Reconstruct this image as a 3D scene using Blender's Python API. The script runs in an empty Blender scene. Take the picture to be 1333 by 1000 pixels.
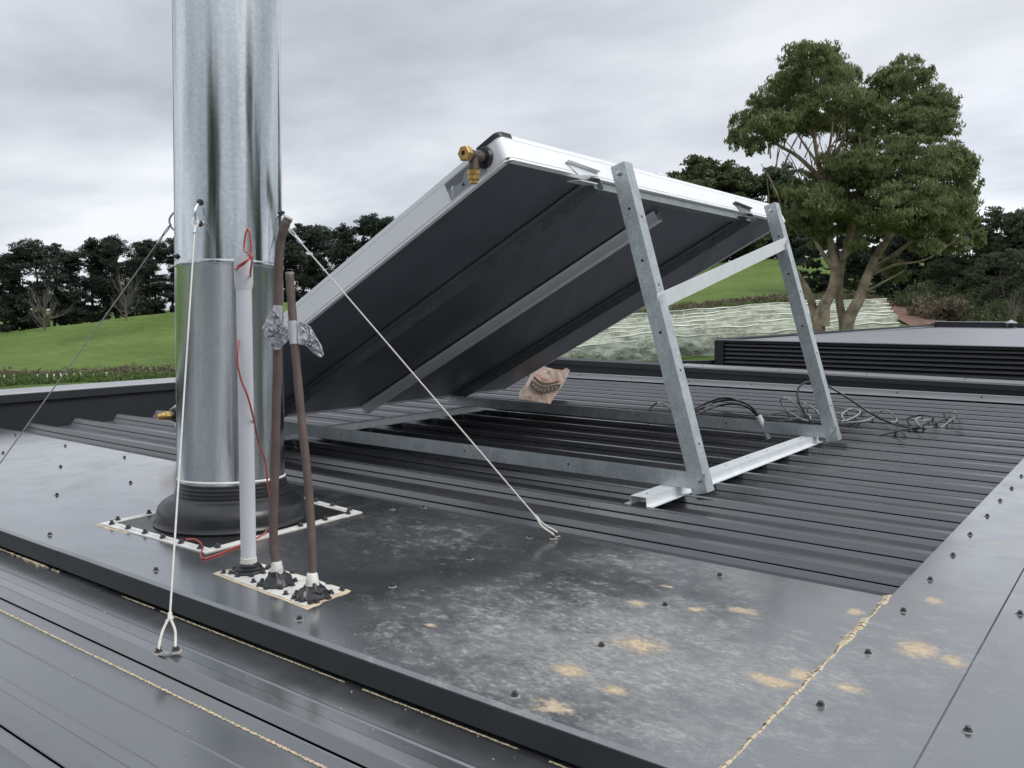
import bpy, bmesh, math, random
import numpy as np
from mathutils import Vector, Matrix
rnd = random.Random(7)
C = bpy.context.scene.collection
scn = bpy.context.scene
# ------------------------------------------------------------------ camera
FPX, CX, CY, HC = 1118.0, 666.5, 500.0, 0.57
pitch = math.atan(98 / FPX)
FW = np.array([-math.cos(math.radians(52.75)), math.cos(math.radians(37.25)), 0.0])
FW /= np.linalg.norm(FW)
RT = np.array([FW[1], -FW[0], 0.0])
UPV = np.array([0, 0, 1.0])
FV = FW * math.cos(pitch) - UPV * math.sin(pitch)
UV = UPV * math.cos(pitch) + FW * math.sin(pitch)
CAM = np.array([0, 0, HC])
cam = bpy.data.cameras.new('camera')
co = bpy.data.objects.new('camera', cam)
C.objects.link(co)
co.location = CAM
co.rotation_euler = Vector(FV).to_track_quat('-Z', 'Y').to_euler()
cam.sensor_width = 36
cam.lens = 36 * FPX / 1333
cam.clip_start = 0.02
cam.clip_end = 6000
scn.camera = co
# ------------------------------------------------------------------ sky
world = bpy.data.worlds.new('World')
scn.world = world
world.use_nodes = True
SUN_DIR = Vector((0.90, 0.12, 1.0)).normalized()
def build_world():
    nt = world.node_tree
    N = nt.nodes
    L = nt.links
    N.clear()
    out = N.new('ShaderNodeOutputWorld')
    bg = N.new('ShaderNodeBackground')
    bg.inputs[1].default_value = 0.1
    sky = N.new('ShaderNodeTexSky')
    sky.sky_type = 'NISHITA'
    sky.sun_disc = False
    sky.sun_elevation = math.asin(SUN_DIR.z)
    sky.sun_rotation = math.atan2(SUN_DIR.x, SUN_DIR.y)
    tc = N.new('ShaderNodeTexCoord')
    sp = N.new('ShaderNodeSeparateXYZ')
    L.new(tc.outputs['Generated'], sp.inputs[0])
    def m(op, a, b=None, clamp=False):
        n = N.new('ShaderNodeMath'); n.operation = op; n.use_clamp = clamp
        for i, v in enumerate((a, b)):
            if v is None: continue
            if isinstance(v, (int, float)): n.inputs[i].default_value = v
            else: L.new(v, n.inputs[i])
        return n.outputs[0]
    zz = m('ADD', m('MAXIMUM', sp.outputs[2], 0.0), 0.16)
    cb = N.new('ShaderNodeCombineXYZ')
    L.new(m('MULTIPLY', m('DIVIDE', sp.outputs[0], zz), 0.8), cb.inputs[0])
    L.new(m('DIVIDE', sp.outputs[1], zz), cb.inputs[1])
    cb.inputs[2].default_value = 3.7
    n1 = N.new('ShaderNodeTexNoise'); n1.inputs['Scale'].default_value = 0.75
    n1.inputs['Detail'].default_value = 7; n1.inputs['Roughness'].default_value = 0.52
    n1.inputs['Distortion'].default_value = 0.25
    L.new(cb.outputs[0], n1.inputs['Vector'])
    rp = N.new('ShaderNodeValToRGB')
    e = rp.color_ramp.elements
    e[0].position = 0.38; e[0].color = (4.1, 4.4, 4.95, 1)
    e[1].position = 0.64; e[1].color = (7.7, 7.9, 8.4, 1)
    k = rp.color_ramp.elements.new(0.50); k.color = (5.6, 5.9, 6.4, 1)
    L.new(n1.outputs[0], rp.inputs[0])
    # the cloud deck thins towards the horizon
    hz = m('MULTIPLY', m('SUBTRACT', 1.0, m('DIVIDE', sp.outputs[2], 0.34), True), 0.13)
    # bright break in the cloud low to the right
    d = N.new('ShaderNodeVectorMath'); d.operation = 'DISTANCE'
    bd = (FW * 1 + RT * 0.56 + UPV * 0.12); bd = bd / np.linalg.norm(bd)
    sc = N.new('ShaderNodeVectorMath'); sc.operation = 'MULTIPLY'
    sc.inputs[1].default_value = (1, 1, 1.9)
    L.new(tc.outputs['Generated'], sc.inputs[0])
    L.new(sc.outputs[0], d.inputs[0])
    d.inputs[1].default_value = (bd[0], bd[1], bd[2] * 1.9)
    g = m('MULTIPLY', m('SUBTRACT', 1.0, m('DIVIDE', d.outputs['Value'], 0.30), True), 0.42)
    g2 = m('MULTIPLY', g, m('ADD', n1.outputs[0], 0.35))
    # an overcast sky is brighter overhead than near the horizon
    ze = m('MULTIPLY', m('MULTIPLY', m('SUBTRACT', sp.outputs[2], 0.36), 1.9, True), 0.95)
    mul = m('ADD', 1.0, m('ADD', m('ADD', hz, g2), ze))
    vs = N.new('ShaderNodeVectorMath'); vs.operation = 'SCALE'
    L.new(rp.outputs[0], vs.inputs[0]); L.new(mul, vs.inputs['Scale'])
    mx = N.new('ShaderNodeMix'); mx.data_type = 'RGBA'
    mx.inputs[0].default_value = 0.95
    L.new(sky.outputs[0], mx.inputs[6]); L.new(vs.outputs[0], mx.inputs[7])
    L.new(mx.outputs[2], bg.inputs[0])
    L.new(bg.outputs[0], out.inputs[0])
build_world()
sun = bpy.data.lights.new('sun', 'SUN')
sun.energy = 1.5
sun.angle = math.radians(25)
sun.color = (1, 0.97, 0.93)
so = bpy.data.objects.new('sun', sun)
so.rotation_euler = SUN_DIR.to_track_quat('Z', 'Y').to_euler()
so.location = (0, 0, 30)
C.objects.link(so)
scn.view_settings.view_transform = 'Standard'
scn.view_settings.look = 'None'
scn.view_settings.gamma = 1
scn.view_settings.exposure = 0.18
scn.view_settings.use_curve_mapping = False
# ------------------------------------------------------------------ geometry of the site
def ray(x, y):
    d = FV * FPX + RT * (x - CX) + UV * (CY - y)
    return d / np.linalg.norm(d)
def on(x, y, ax, v):
    """point of the view line through (x, y) on the plane where coordinate ax equals v"""
    d = ray(x, y); t = (v - CAM[ax]) / d[ax]
    return CAM + d * t
def far(x, y, D):
    """point at horizontal depth D"""
    d = ray(x, y); t = D / (d @ FW)
    return CAM + d * t
# ------------------------------------------------------------------ materials
MATS = {}
def nodes(name):
    m = bpy.data.materials.new(name); m.use_nodes = True
    nt = m.node_tree
    b = nt.nodes['Principled BSDF']
    return m, nt, b
class NB:
    def __init__(s, nt): s.nt = nt; s.N = nt.nodes; s.L = nt.links; s._tc = None
    def tc(s, out='Object'):
        if s._tc is None: s._tc = s.N.new('ShaderNodeTexCoord')
        return s._tc.outputs[out]
    def mapping(s, scale=(1, 1, 1), rot=(0, 0, 0), loc=(0, 0, 0), vec=None):
        n = s.N.new('ShaderNodeMapping'); n.inputs['Scale'].default_value = scale
        n.inputs['Rotation'].default_value = rot; n.inputs['Location'].default_value = loc
        s.L.new(vec if vec is not None else s.tc(), n.inputs[0]); return n.outputs[0]
    def noise(s, scale, detail=4, rough=.55, vec=None, dist=0):
        n = s.N.new('ShaderNodeTexNoise'); n.inputs['Scale'].default_value = scale
        n.inputs['Detail'].default_value = detail; n.inputs['Roughness'].default_value = rough
        n.inputs['Distortion'].default_value = dist
        s.L.new(vec if vec is not None else s.tc(), n.inputs['Vector']); return n.outputs[0]
    def vor(s, scale, vec=None, out='Color', feat='F1'):
        n = s.N.new('ShaderNodeTexVoronoi'); n.inputs['Scale'].default_value = scale; n.feature = feat
        s.L.new(vec if vec is not None else s.tc(), n.inputs['Vector']); return n.outputs[out]
    def ramp(s, v, stops):
        n = s.N.new('ShaderNodeValToRGB'); e = n.color_ramp.elements
        while len(e) < len(stops): e.new(.5)
        for q, (p, c) in zip(e, stops):
            q.position = p
            if isinstance(c, (int, float)): c = (c, c, c)
            q.color = (*c, 1)
        s.L.new(v, n.inputs[0]); return n.outputs[0]
    def mix(s, f, a, b):
        n = s.N.new('ShaderNodeMix'); n.data_type = 'RGBA'
        for i, v in ((0, f), (6, a), (7, b)):
            if isinstance(v, (int, float)) and i == 0: n.inputs[0].default_value = v
            elif isinstance(v, tuple): n.inputs[i].default_value = (*v, 1)
            else: s.L.new(v, n.inputs[i])
        return n.outputs[2]
    def math(s, op, a, b=0.0, clamp=False):
        n = s.N.new('ShaderNodeMath'); n.operation = op; n.use_clamp = clamp
        for i, v in enumerate((a, b)):
            if isinstance(v, (int, float)): n.inputs[i].default_value = v
            else: s.L.new(v, n.inputs[i])
        return n.outputs[0]
    def bump(s, b, h, strength=.2, dist=.002):
        n = s.N.new('ShaderNodeBump'); n.inputs['Strength'].default_value = strength
        n.inputs['Distance'].default_value = dist
        s.L.new(h, n.inputs['Height']); s.L.new(n.outputs[0], b.inputs['Normal'])
def plain(name, col, rough=.5, metal=0, spec=.5, var=.12, scale=30, coat=0):
    m, nt, b = nodes(name); q = NB(nt)
    nz = q.noise(scale, 5)
    a = tuple(max(0, c * (1 - var)) for c in col); z = tuple(min(1, c * (1 + var)) for c in col)
    nt.links.new(q.ramp(nz, [(.3, a), (.7, z)]), b.inputs['Base Color'])
    b.inputs['Roughness'].default_value = rough; b.inputs['Metallic'].default_value = metal
    b.inputs['Specular IOR Level'].default_value = spec
    b.inputs['Coat Weight'].default_value = coat
    return m
def m_paint(name, col, rough, coat=.0, dirt=.35, dust=(.20, .19, .175), stains=None, dscale=9, metal=0.0, ior=1.5, scrape=None):
    """pre-painted roofing steel with dust, scuffs and, where given, clay marks"""
    m, nt, b = nodes(name); q = NB(nt)
    n1 = q.noise(dscale, 9, .62, dist=.6)
    n2 = q.noise(2.2, 5, .6)
    n3 = q.noise(240, 3, .6)
    dm = q.math('MULTIPLY', q.ramp(n1, [(.42, 0), (.75, 1)]), q.ramp(n2, [(.35, .25), (.68, 1)]))
    dm = q.math('MULTIPLY', dm, dirt)
    fleck = q.math('MULTIPLY', q.ramp(n3, [(.66, 0), (.74, 1)]), .35 * min(1, dirt * 2))
    colr = q.mix(q.math('MAXIMUM', dm, fleck), col, dust)
    rr = q.math('ADD', q.math('MULTIPLY', dm, .5), q.math('ADD', q.math('MULTIPLY', q.noise(5, 6), .12), rough - .06))
    soil = q.math('MAXIMUM', dm, fleck)
    if scrape:
        # broad scuffed region: ragged pale smears, one pair of crossed directions
        acc = None
        for (cx, cy, rx, ry, w) in scrape:
            dd = q.mapping(loc=(-cx / rx, -cy / ry, 0), scale=(1 / rx, 1 / ry, 0))
            ln = nt.nodes.new('ShaderNodeVectorMath'); ln.operation = 'LENGTH'; q.L.new(dd, ln.inputs[0])
            g = q.math('MULTIPLY', q.math('SUBTRACT', 1.0, ln.outputs['Value'], True), w)
            acc = g if acc is None else q.math('MAXIMUM', acc, g)
        sv = q.mapping(scale=(1, 1.7, 1), rot=(0, 0, .45))
        sv2 = q.mapping(scale=(1, 1.35, 1), rot=(0, 0, -.7))
        s1 = q.noise(19, 14, .80, vec=sv, dist=.12)
        s2 = q.noise(8, 14, .80, vec=sv2, dist=.2)
        brk = q.ramp(q.noise(70, 8, .75, vec=q.mapping(scale=(1, 1.8, 1), rot=(0, 0, .5))), [(.40, .25), (.60, 1)])
        hz = q.math('MULTIPLY', q.math('MULTIPLY', acc, q.ramp(q.noise(6, 8, .7), [(.22, .2), (.58, 1)])), 1.0)
        colr = q.mix(hz, colr, (.175, .177, .175)); soil = q.math('MAXIMUM', soil, hz)
        rr = q.math('ADD', rr, q.math('MULTIPLY', hz, .35))
        ss = q.math('MAXIMUM', q.math('MULTIPLY', s1, .97), s2)
        th = q.math('ADD', ss, q.math('MULTIPLY', acc, .20))
        sm = q.ramp(th, [(.57, 0), (.62, .6), (.70, 1)])
        sm = q.math('MULTIPLY', q.math('MULTIPLY', sm, brk), q.math('MINIMUM', q.math('MULTIPLY', acc, 3.0), 1.0))
        colr = q.mix(q.math('MULTIPLY', sm, .75), colr, (.40, .395, .37)); soil = q.math('MAXIMUM', soil, sm)
        rr = q.math('ADD', rr, q.math('MULTIPLY', sm, .25))
    if stains:
        acc = None
        for (cx, cy, rx, ry) in [(a_, b_, c_ * 1.25, d_ * 1.25) for a_, b_, c_, d_ in stains]:
            dd = q.mapping(loc=(-cx / rx, -cy / ry, 0), scale=(1 / rx, 1 / ry, 0))
            ln = nt.nodes.new('ShaderNodeVectorMath'); ln.operation = 'LENGTH'; q.L.new(dd, ln.inputs[0])
            g = q.math('SUBTRACT', 1.0, ln.outputs['Value'], True)
            acc = g if acc is None else q.math('MAXIMUM', acc, g)
        s1 = q.noise(30, 12, .78, dist=.5, vec=q.mapping(scale=(1, 1.7, 1), rot=(0, 0, .3)))
        th = q.math('ADD', q.math('MULTIPLY', acc, .52), q.math('ADD', q.math('MULTIPLY', s1, 1.15), q.math('MULTIPLY', q.noise(110, 6, .8), .45)))
        sm = q.math('MULTIPLY', q.ramp(q.math('MULTIPLY', th, .6), [(.595, 0), (.64, .45), (.72, 1)]), q.math('MINIMUM', q.math('MULTIPLY', acc, 6.0), 1.0))
        soil = q.math('MAXIMUM', soil, sm)
        colr = q.mix(q.math('MULTIPLY', sm, .85), colr, q.ramp(q.noise(120, 4), [(.3, (.40, .30, .18)), (.7, (.62, .50, .34))]))
        rr = q.math('ADD', rr, q.math('MULTIPLY', sm, .5), True)
    q.L.new(colr, b.inputs['Base Color']); q.L.new(rr, b.inputs['Roughness'])
    b.inputs['IOR'].default_value = ior
    q.L.new(q.math('MULTIPLY', q.math('SUBTRACT', 1.0, soil, True), metal), b.inputs['Metallic'])
    q.L.new(q.math('MULTIPLY', q.math('SUBTRACT', 1.0, soil, True), coat), b.inputs['Coat Weight']); b.inputs['Coat Roughness'].default_value = .17; b.inputs['Coat IOR'].default_value = 2.0
    q.bump(b, q.noise(3.5, 4), .25, .004)
    return m
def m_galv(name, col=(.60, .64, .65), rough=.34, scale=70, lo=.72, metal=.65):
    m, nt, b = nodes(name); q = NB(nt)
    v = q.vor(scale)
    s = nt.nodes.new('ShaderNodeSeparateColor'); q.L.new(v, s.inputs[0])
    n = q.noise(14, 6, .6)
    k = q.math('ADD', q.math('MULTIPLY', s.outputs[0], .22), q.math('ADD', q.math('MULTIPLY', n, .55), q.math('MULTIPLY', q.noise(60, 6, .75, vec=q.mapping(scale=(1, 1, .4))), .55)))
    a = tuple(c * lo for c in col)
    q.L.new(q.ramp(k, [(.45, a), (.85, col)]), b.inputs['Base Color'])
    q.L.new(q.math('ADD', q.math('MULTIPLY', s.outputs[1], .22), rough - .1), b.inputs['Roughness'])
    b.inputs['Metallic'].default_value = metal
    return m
def m_flue():
    m, nt, b = nodes('flue_galvanised'); q = NB(nt)
    st = q.noise(1, 6, .6, vec=q.mapping(scale=(26, 26, .55)))
    sp = q.noise(160, 4, .7)
    v = q.vor(120); s = nt.nodes.new('ShaderNodeSeparateColor'); q.L.new(v, s.inputs[0])
    k = q.math('ADD', q.math('MULTIPLY', st, .7), q.math('MULTIPLY', s.outputs[0], .12))
    k = q.math('ADD', k, q.math('MULTIPLY', sp, .25))
    q.L.new(q.ramp(k, [(.35, (.50, .54, .555)), (.62, (.66, .70, .71)), (.8, (.80, .84, .84))]), b.inputs['Base Color'])
    q.L.new(q.ramp(st, [(.3, .11), (.7, .24)]), b.inputs['Roughness'])
    b.inputs['Metallic'].default_value = 1
    q.bump(b, q.noise(1, 3, vec=q.mapping(scale=(9, 9, .35))), .35, .008)
    return m
def m_leaf(name, lo, hi, scale=.8, trans=.25, third=None):
    m, nt, b = nodes(name); q = NB(nt)
    n = q.noise(scale, 3, .6); n2 = q.noise(scale * 9, 2)
    k = q.math('ADD', q.math('MULTIPLY', n, .6), q.math('MULTIPLY', n2, .4))
    st = [(.36, lo), (.62, hi)]
    if third: st.append((.74, third))
    q.L.new(q.ramp(k, st), b.inputs['Base Color'])
    b.inputs['Roughness'].default_value = .55
    b.inputs['Specular IOR Level'].default_value = .3
    tr = nt.nodes.new('ShaderNodeBsdfTranslucent'); tr.inputs[0].default_value = (*hi, 1)
    mx = nt.nodes.new('ShaderNodeMixShader'); mx.inputs[0].default_value = trans
    o = nt.nodes['Material Output']
    q.L.new(b.outputs[0], mx.inputs[1]); q.L.new(tr.outputs[0], mx.inputs[2]); q.L.new(mx.outputs[0], o.inputs[0])
    return m
def m_grass():
    m, nt, b = nodes('meadow'); q = NB(nt)
    n1 = q.noise(.09, 6, .6); n2 = q.noise(1.3, 6, .7); n3 = q.noise(9, 4, .7)
    st = q.noise(1, 5, .6, vec=q.mapping(scale=(.5, 2.4, .5), rot=(0, 0, .7)))
    k = q.math('ADD', q.math('MULTIPLY', n1, .45), q.math('ADD', q.math('MULTIPLY', n2, .2), q.math('ADD', q.math('MULTIPLY', st, .22), q.math('MULTIPLY', n3, .13))))
    q.L.new(q.ramp(k, [(.40, (.070, .112, .028)), (.5, (.108, .165, .040)), (.58, (.145, .205, .056)), (.66, (.20, .225, .09))]), b.inputs['Base Color'])
    b.inputs['Roughness'].default_value = .9; b.inputs['Specular IOR Level'].default_value = .15
    q.bump(b, n3, .6, .15)
    return m
def M(k): return MATS[k]
STAINS = [(868, 769, .022, .012), (970, 802, .05, .028), (725, 930, .05, .030), (1112, 803, .028, .03), (1215, 790, .03, .035),
          (1296, 714, .030, .012), (1195, 855, .045, .06), (1105, 905, .035, .022), (830, 845, .06, .05), (800, 905, .03, .02),
          (905, 800, .03, .02), (830, 792, .03, .02), (1000, 893, .05, .03), (1040, 885, .03, .03), (1240, 870, .03, .04), (560, 820, .02, .014), (740, 880, .04, .03)]
def init_mats():
    stn = []
    for x, y, rx, ry in STAINS:
        p = on(x, y, 2, 0); stn.append((p[0], p[1], rx, ry))
    a = on(790, 850, 2, 0); b2 = on(560, 700, 2, 0); c2 = on(1180, 850, 2, 0)
    scr = [(a[0], a[1], .62, .48, 1.0), (b2[0], b2[1], .55, .50, .42), (c2[0], c2[1], .3, .35, .5), (a[0] - .15, a[1] + .45, .5, .35, .5)]
    MATS['cap'] = m_paint('flashing_steel', (.20, .21, .22), .17, coat=1, dirt=.42, dust=(.15, .15, .148), stains=stn, scrape=scr, metal=.85)
    MATS['fascia'] = m_paint('fascia_steel', (.030, .034, .034), .5, coat=0, dirt=.12)
    MATS['roof'] = m_paint('ribbed_steel', (.042, .043, .048), .24, coat=0, ior=2.05, dirt=.2, dust=(.16, .15, .135), dscale=5)
    MATS['lroof'] = m_paint('ribbed_steel_lower', (.165, .170, .175), .24, coat=1, dirt=.35, dust=(.17, .17, .165), dscale=7, metal=.8)
    MATS['parapet'] = plain('parapet_steel', (.018, .020, .024), .6, var=.12, scale=3)
    MATS['coping'] = plain('coping_steel', (.42, .425, .43), .3, metal=.6, var=.08, scale=5)
    MATS['black'] = plain('black_gap', (.006, .006, .007), .8)
    MATS['flue'] = m_flue()
    MATS['galv'] = m_galv('galvanised_angle', (.60, .65, .66), .38, 230, .62)
    MATS['galvb'] = m_galv('galvanised_bright', (.84, .87, .88), .45, 200, .86, metal=.4)
    MATS['galvm'] = m_galv('galvanised_mirror', (.86, .89, .90), .30, 200, .9, metal=1.0)
    MATS['galv_shaded'] = m_galv('galvanised_shaded', (.30, .33, .33), .5, 230, .6, metal=.6)  # darker copy of the angle galvanising, shade under the collector put into its colour
    MATS['alu'] = plain('mill_aluminium', (.90, .905, .92), .42, metal=.08, var=.04, scale=3)
    MATS['back'] = plain('collector_back', (.125, .137, .160), .40, var=.15, scale=4, coat=.1)
    MATS['glass'] = plain('collector_glass', (.01, .012, .02), .05, var=.1, coat=1)
    MATS['rubber'] = plain('epdm_rubber', (.016, .017, .018), .34, var=.3, scale=14, coat=.12)
    MATS['blackpl'] = plain('black_plastic', (.018, .018, .02), .4)
    MATS['sealant'] = plain('white_sealant', (.66, .65, .60), .5, var=.18, scale=60)
    MATS['sealdirt'] = plain('dirty_sealant', (.56, .46, .32), .7, var=.25, scale=30)
    MATS['strip'] = plain('aluminium_strip', (.72, .72, .71), .5, metal=.3, var=.2, scale=60)
    MATS['pvc'] = plain('white_pvc', (.62, .63, .66), .35, var=.05, scale=6)
    MATS['lag'] = plain('brown_pipe_lagging', (.115, .082, .070), .6, var=.22, scale=25)
    MATS['tape'] = plain('duct_tape', (.40, .41, .43), .5, metal=.0, var=.15, scale=16)
    MATS['rope'] = plain('plastic_coated_wire', (.62, .59, .54), .5, var=.12, scale=90)
    MATS['wire'] = plain('grey_steel_wire', (.28, .28, .27), .45, metal=.4, var=.3, scale=150)
    MATS['red'] = plain('red_cable', (.42, .075, .06), .35, var=.1)
    MATS['steel'] = plain('zinc_bolt', (.62, .64, .66), .3, metal=1, var=.15)
    MATS['screw'] = plain('dark_screw', (.05, .05, .052), .4, var=.3)
    MATS['washer'] = plain('dusty_washer', (.30, .28, .25), .6, var=.3, scale=200)
    MATS['brass'] = plain('brass', (.55, .37, .13), .35, metal=.8, var=.2, scale=60)
    MATS['bronze'] = plain('weathered_bronze', (.16, .13, .11), .42, metal=.7, var=.35, scale=60)
    MATS['label'] = plain('printed_foil_label', (.33, .35, .37), .4, metal=.3, var=.08)
    MATS['labeld'] = plain('label_dark_print', (.17, .18, .20), .45, var=.08)
    MATS['white'] = plain('white_print', (.8, .8, .8), .5, var=.03)
    MATS['paper'] = plain('kraft_paper', (.60, .46, .37), .8, var=.16, scale=12)
    MATS['pband'] = plain('dark_brown_print', (.10, .075, .065), .8, var=.25, scale=60)
    MATS['pred'] = plain('red_print', (.52, .11, .10), .8, var=.2, scale=60)
    MATS['ptan'] = plain('pale_print', (.60, .50, .40), .8)
    MATS['cable'] = plain('black_cable', (.014, .014, .015), .38, var=.2)
    MATS['cableg'] = plain('grey_cable', (.30, .30, .30), .45, var=.2)
    MATS['sand'] = plain('yellow_sand', (.52, .43, .29), .95, var=.35, scale=160)
    MATS['grass'] = m_grass()
    MATS['dirt'] = plain('red_clay', (.15, .085, .055), .95, var=.45, scale=1.5)
    MATS['scrub'] = m_leaf('dry_scrub', (.085, .072, .048), (.19, .155, .10), .7, .2)
    MATS['weeds'] = m_leaf('weeds', (.045, .085, .022), (.12, .18, .05), .7, .25)
    MATS['pine'] = m_leaf('pine_needles', (.024, .036, .027), (.044, .062, .042), .25, .15, (.060, .078, .050))
    MATS['euc'] = m_leaf('gum_leaves', (.125, .155, .065), (.235, .265, .120), .55, .42, (.33, .31, .17))
    MATS['bush'] = m_leaf('dark_leaves', (.050, .066, .030), (.100, .125, .055), .4, .25, (.16, .18, .08))
    MATS['grey'] = m_leaf('grey_green_leaves', (.055, .072, .043), (.115, .135, .082), .4, .25, (.17, .19, .12))
    MATS['gumbark'] = plain('gum_bark', (.30, .235, .175), .85, var=.5, scale=3.2)
    q = NB(MATS['gumbark'].node_tree); q.bump(MATS['gumbark'].node_tree.nodes['Principled BSDF'], q.noise(1, 6, .7, vec=q.mapping(scale=(9, 9, 1.5))), .8, .05)
    MATS['bark'] = plain('dark_bark', (.07, .058, .048), .9, var=.3, scale=2)
    MATS['deadbark'] = plain('grey_dead_bark', (.15, .13, .115), .9, var=.3, scale=2)
    MATS['vine'] = m_leaf('vine_leaves', (.05, .075, .025), (.12, .15, .06), 1.2, .2)
    MATS['post'] = plain('white_post', (.75, .75, .70), .7)
    MATS['wood'] = plain('timber_post', (.2, .16, .11), .9, var=.3)
    # netting: woven white mesh, mostly open
    m, nt, b = nodes('bird_netting'); q = NB(nt)
    b.inputs['Base Color'].default_value = (.56, .60, .48, 1); b.inputs['Roughness'].default_value = .8
    f = q.noise(1, 6, .65, vec=q.mapping(scale=(1.2, 1.2, 3.5)))
    tp = nt.nodes.new('ShaderNodeBsdfTransparent'); mx = nt.nodes.new('ShaderNodeMixShader')
    q.L.new(q.ramp(f, [(.38, .12), (.50, .30), (.66, .80)]), mx.inputs[0])
    q.L.new(tp.outputs[0], mx.inputs[1]); q.L.new(b.outputs[0], mx.inputs[2]); q.L.new(mx.outputs[0], nt.nodes['Material Output'].inputs[0])
    MATS['net'] = m
    MATS['nethem'] = plain('gathered_netting', (.76, .77, .70), .8)
init_mats()
# ------------------------------------------------------------------ mesh helpers
class MB:
    def __init__(s): s.v = []; s.f = []; s.mi = []; s.mats = []; s.cur = 0
    def mat(s, m):
        if m not in s.mats: s.mats.append(m)
        s.cur = s.mats.index(m); return s
    def add(s, vs, fs):
        o = len(s.v); s.v += [tuple(map(float, p)) for p in vs]
        for f in fs: s.f.append(tuple(i + o for i in f)); s.mi.append(s.cur)
        return s
    def box(s, a, b):
        x0, y0, z0 = a; x1, y1, z1 = b
        return s.add([(x0, y0, z0), (x1, y0, z0), (x1, y1, z0), (x0, y1, z0), (x0, y0, z1), (x1, y0, z1), (x1, y1, z1), (x0, y1, z1)],
                     [(0, 3, 2, 1), (4, 5, 6, 7), (0, 1, 5, 4), (1, 2, 6, 5), (2, 3, 7, 6), (3, 0, 4, 7)])
    def prism(s, prof, p0, p1, u, v, cap=True):
        """closed profile [(a,b)] swept from p0 to p1, axes u, v"""
        p0, p1, u, v = (np.array(q, float) for q in (p0, p1, u, v)); n = len(prof)
        vs = [p + u * a + v * b for p in (p0, p1) for a, b in prof]
        fs = [(i, (i + 1) % n, n + (i + 1) % n, n + i) for i in range(n)]
        if cap: fs += [tuple(range(n))[::-1], tuple(range(n, 2 * n))]
        return s.add(vs, fs)
    def strip(s, line, t, p0, p1, u, v):
        """open polyline thickened by t (sheet metal), swept"""
        line = [np.array(q, float) for q in line]; off = []
        for i, q in enumerate(line):
            a = line[max(0, i - 1)]; b = line[min(len(line) - 1, i + 1)]
            d = b - a; d /= (np.linalg.norm(d) + 1e-9); nn = np.array([-d[1], d[0]])
            off.append(q - nn * t)
        p0, p1, u, v = (np.array(q, float) for q in (p0, p1, u, v)); n = len(line)
        al = line + off
        vs = [p + u * a[0] + v * a[1] for p in (p0, p1) for a in al]
        fs = []; m = 2 * n
        for i in range(n - 1):
            fs.append((i, i + 1, m + i + 1, m + i)); fs.append((n + i + 1, n + i, m + n + i, m + n + i + 1))
            fs.append((i, n + i, n + i + 1, i + 1)); fs.append((m + i, m + i + 1, m + n + i + 1, m + n + i))
        fs.append((0, m, m + n, n)); fs.append((n - 1, 2 * n - 1, m + 2 * n - 1, m + n - 1))
        return s.add(vs, fs)
    def tube(s, pts, r, seg=10, cap=True):
        pts = [np.array(p, float) for p in pts]; n = len(pts)
        rs = r if hasattr(r, '__len__') else [r] * n
        prev = None; rings = []
        for i, p in enumerate(pts):
            d = pts[min(n - 1, i + 1)] - pts[max(0, i - 1)]; d = d / (np.linalg.norm(d) + 1e-12)
            if prev is None:
                a = np.array([0, 0, 1.]) if abs(d[2]) < .9 else np.array([1., 0, 0])
                u = np.cross(d, a)
            else: u = prev - d * (prev @ d)
            u = u / (np.linalg.norm(u) + 1e-12); prev = u; w = np.cross(d, u)
            rings.append([p + (u * math.cos(2 * math.pi * k / seg) + w * math.sin(2 * math.pi * k / seg)) * rs[i] for k in range(seg)])
        vs = [q for g in rings for q in g]; fs = []
        for i in range(n - 1):
            for k in range(seg): fs.append((i * seg + k, i * seg + (k + 1) % seg, (i + 1) * seg + (k + 1) % seg, (i + 1) * seg + k))
        if cap: fs += [tuple(range(seg))[::-1], tuple(range((n - 1) * seg, n * seg))]
        return s.add(vs, fs)
    def lathe(s, prof, o=(0, 0, 0), ax=(0, 0, 1), seg=24):
        """prof [(r,h)] about axis ax through o"""
        ax = np.array(ax, float); ax /= np.linalg.norm(ax)
        a = np.array([0, 0, 1.]) if abs(ax[2]) < .9 else np.array([1., 0, 0])
        u = np.cross(a, ax); u /= np.linalg.norm(u); w = np.cross(ax, u); o = np.array(o, float)
        vs = [o + ax * h + (u * math.cos(2 * math.pi * k / seg) + w * math.sin(2 * math.pi * k / seg)) * r for r, h in prof for k in range(seg)]
        fs = [(i * seg + k, i * seg + (k + 1) % seg, (i + 1) * seg + (k + 1) % seg, (i + 1) * seg + k) for i in range(len(prof) - 1) for k in range(seg)]
        fs += [tuple(range(seg))[::-1], tuple(range((len(prof) - 1) * seg, len(prof) * seg))]
        return s.add(vs, fs)
    def mesh(s, name, smooth=False, fix=True):
        me = bpy.data.meshes.new(name); me.from_pydata(s.v, [], s.f)
        for m in s.mats: me.materials.append(m)
        me.polygons.foreach_set('material_index', s.mi)
        if fix:
            bm = bmesh.new(); bm.from_mesh(me); bmesh.ops.recalc_face_normals(bm, faces=bm.faces); bm.to_mesh(me); bm.free()
        if smooth:
            me.polygons.foreach_set('use_smooth', [True] * len(me.polygons))
            me.set_sharp_from_angle(angle=math.radians(38))
        me.update(); return me
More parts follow.
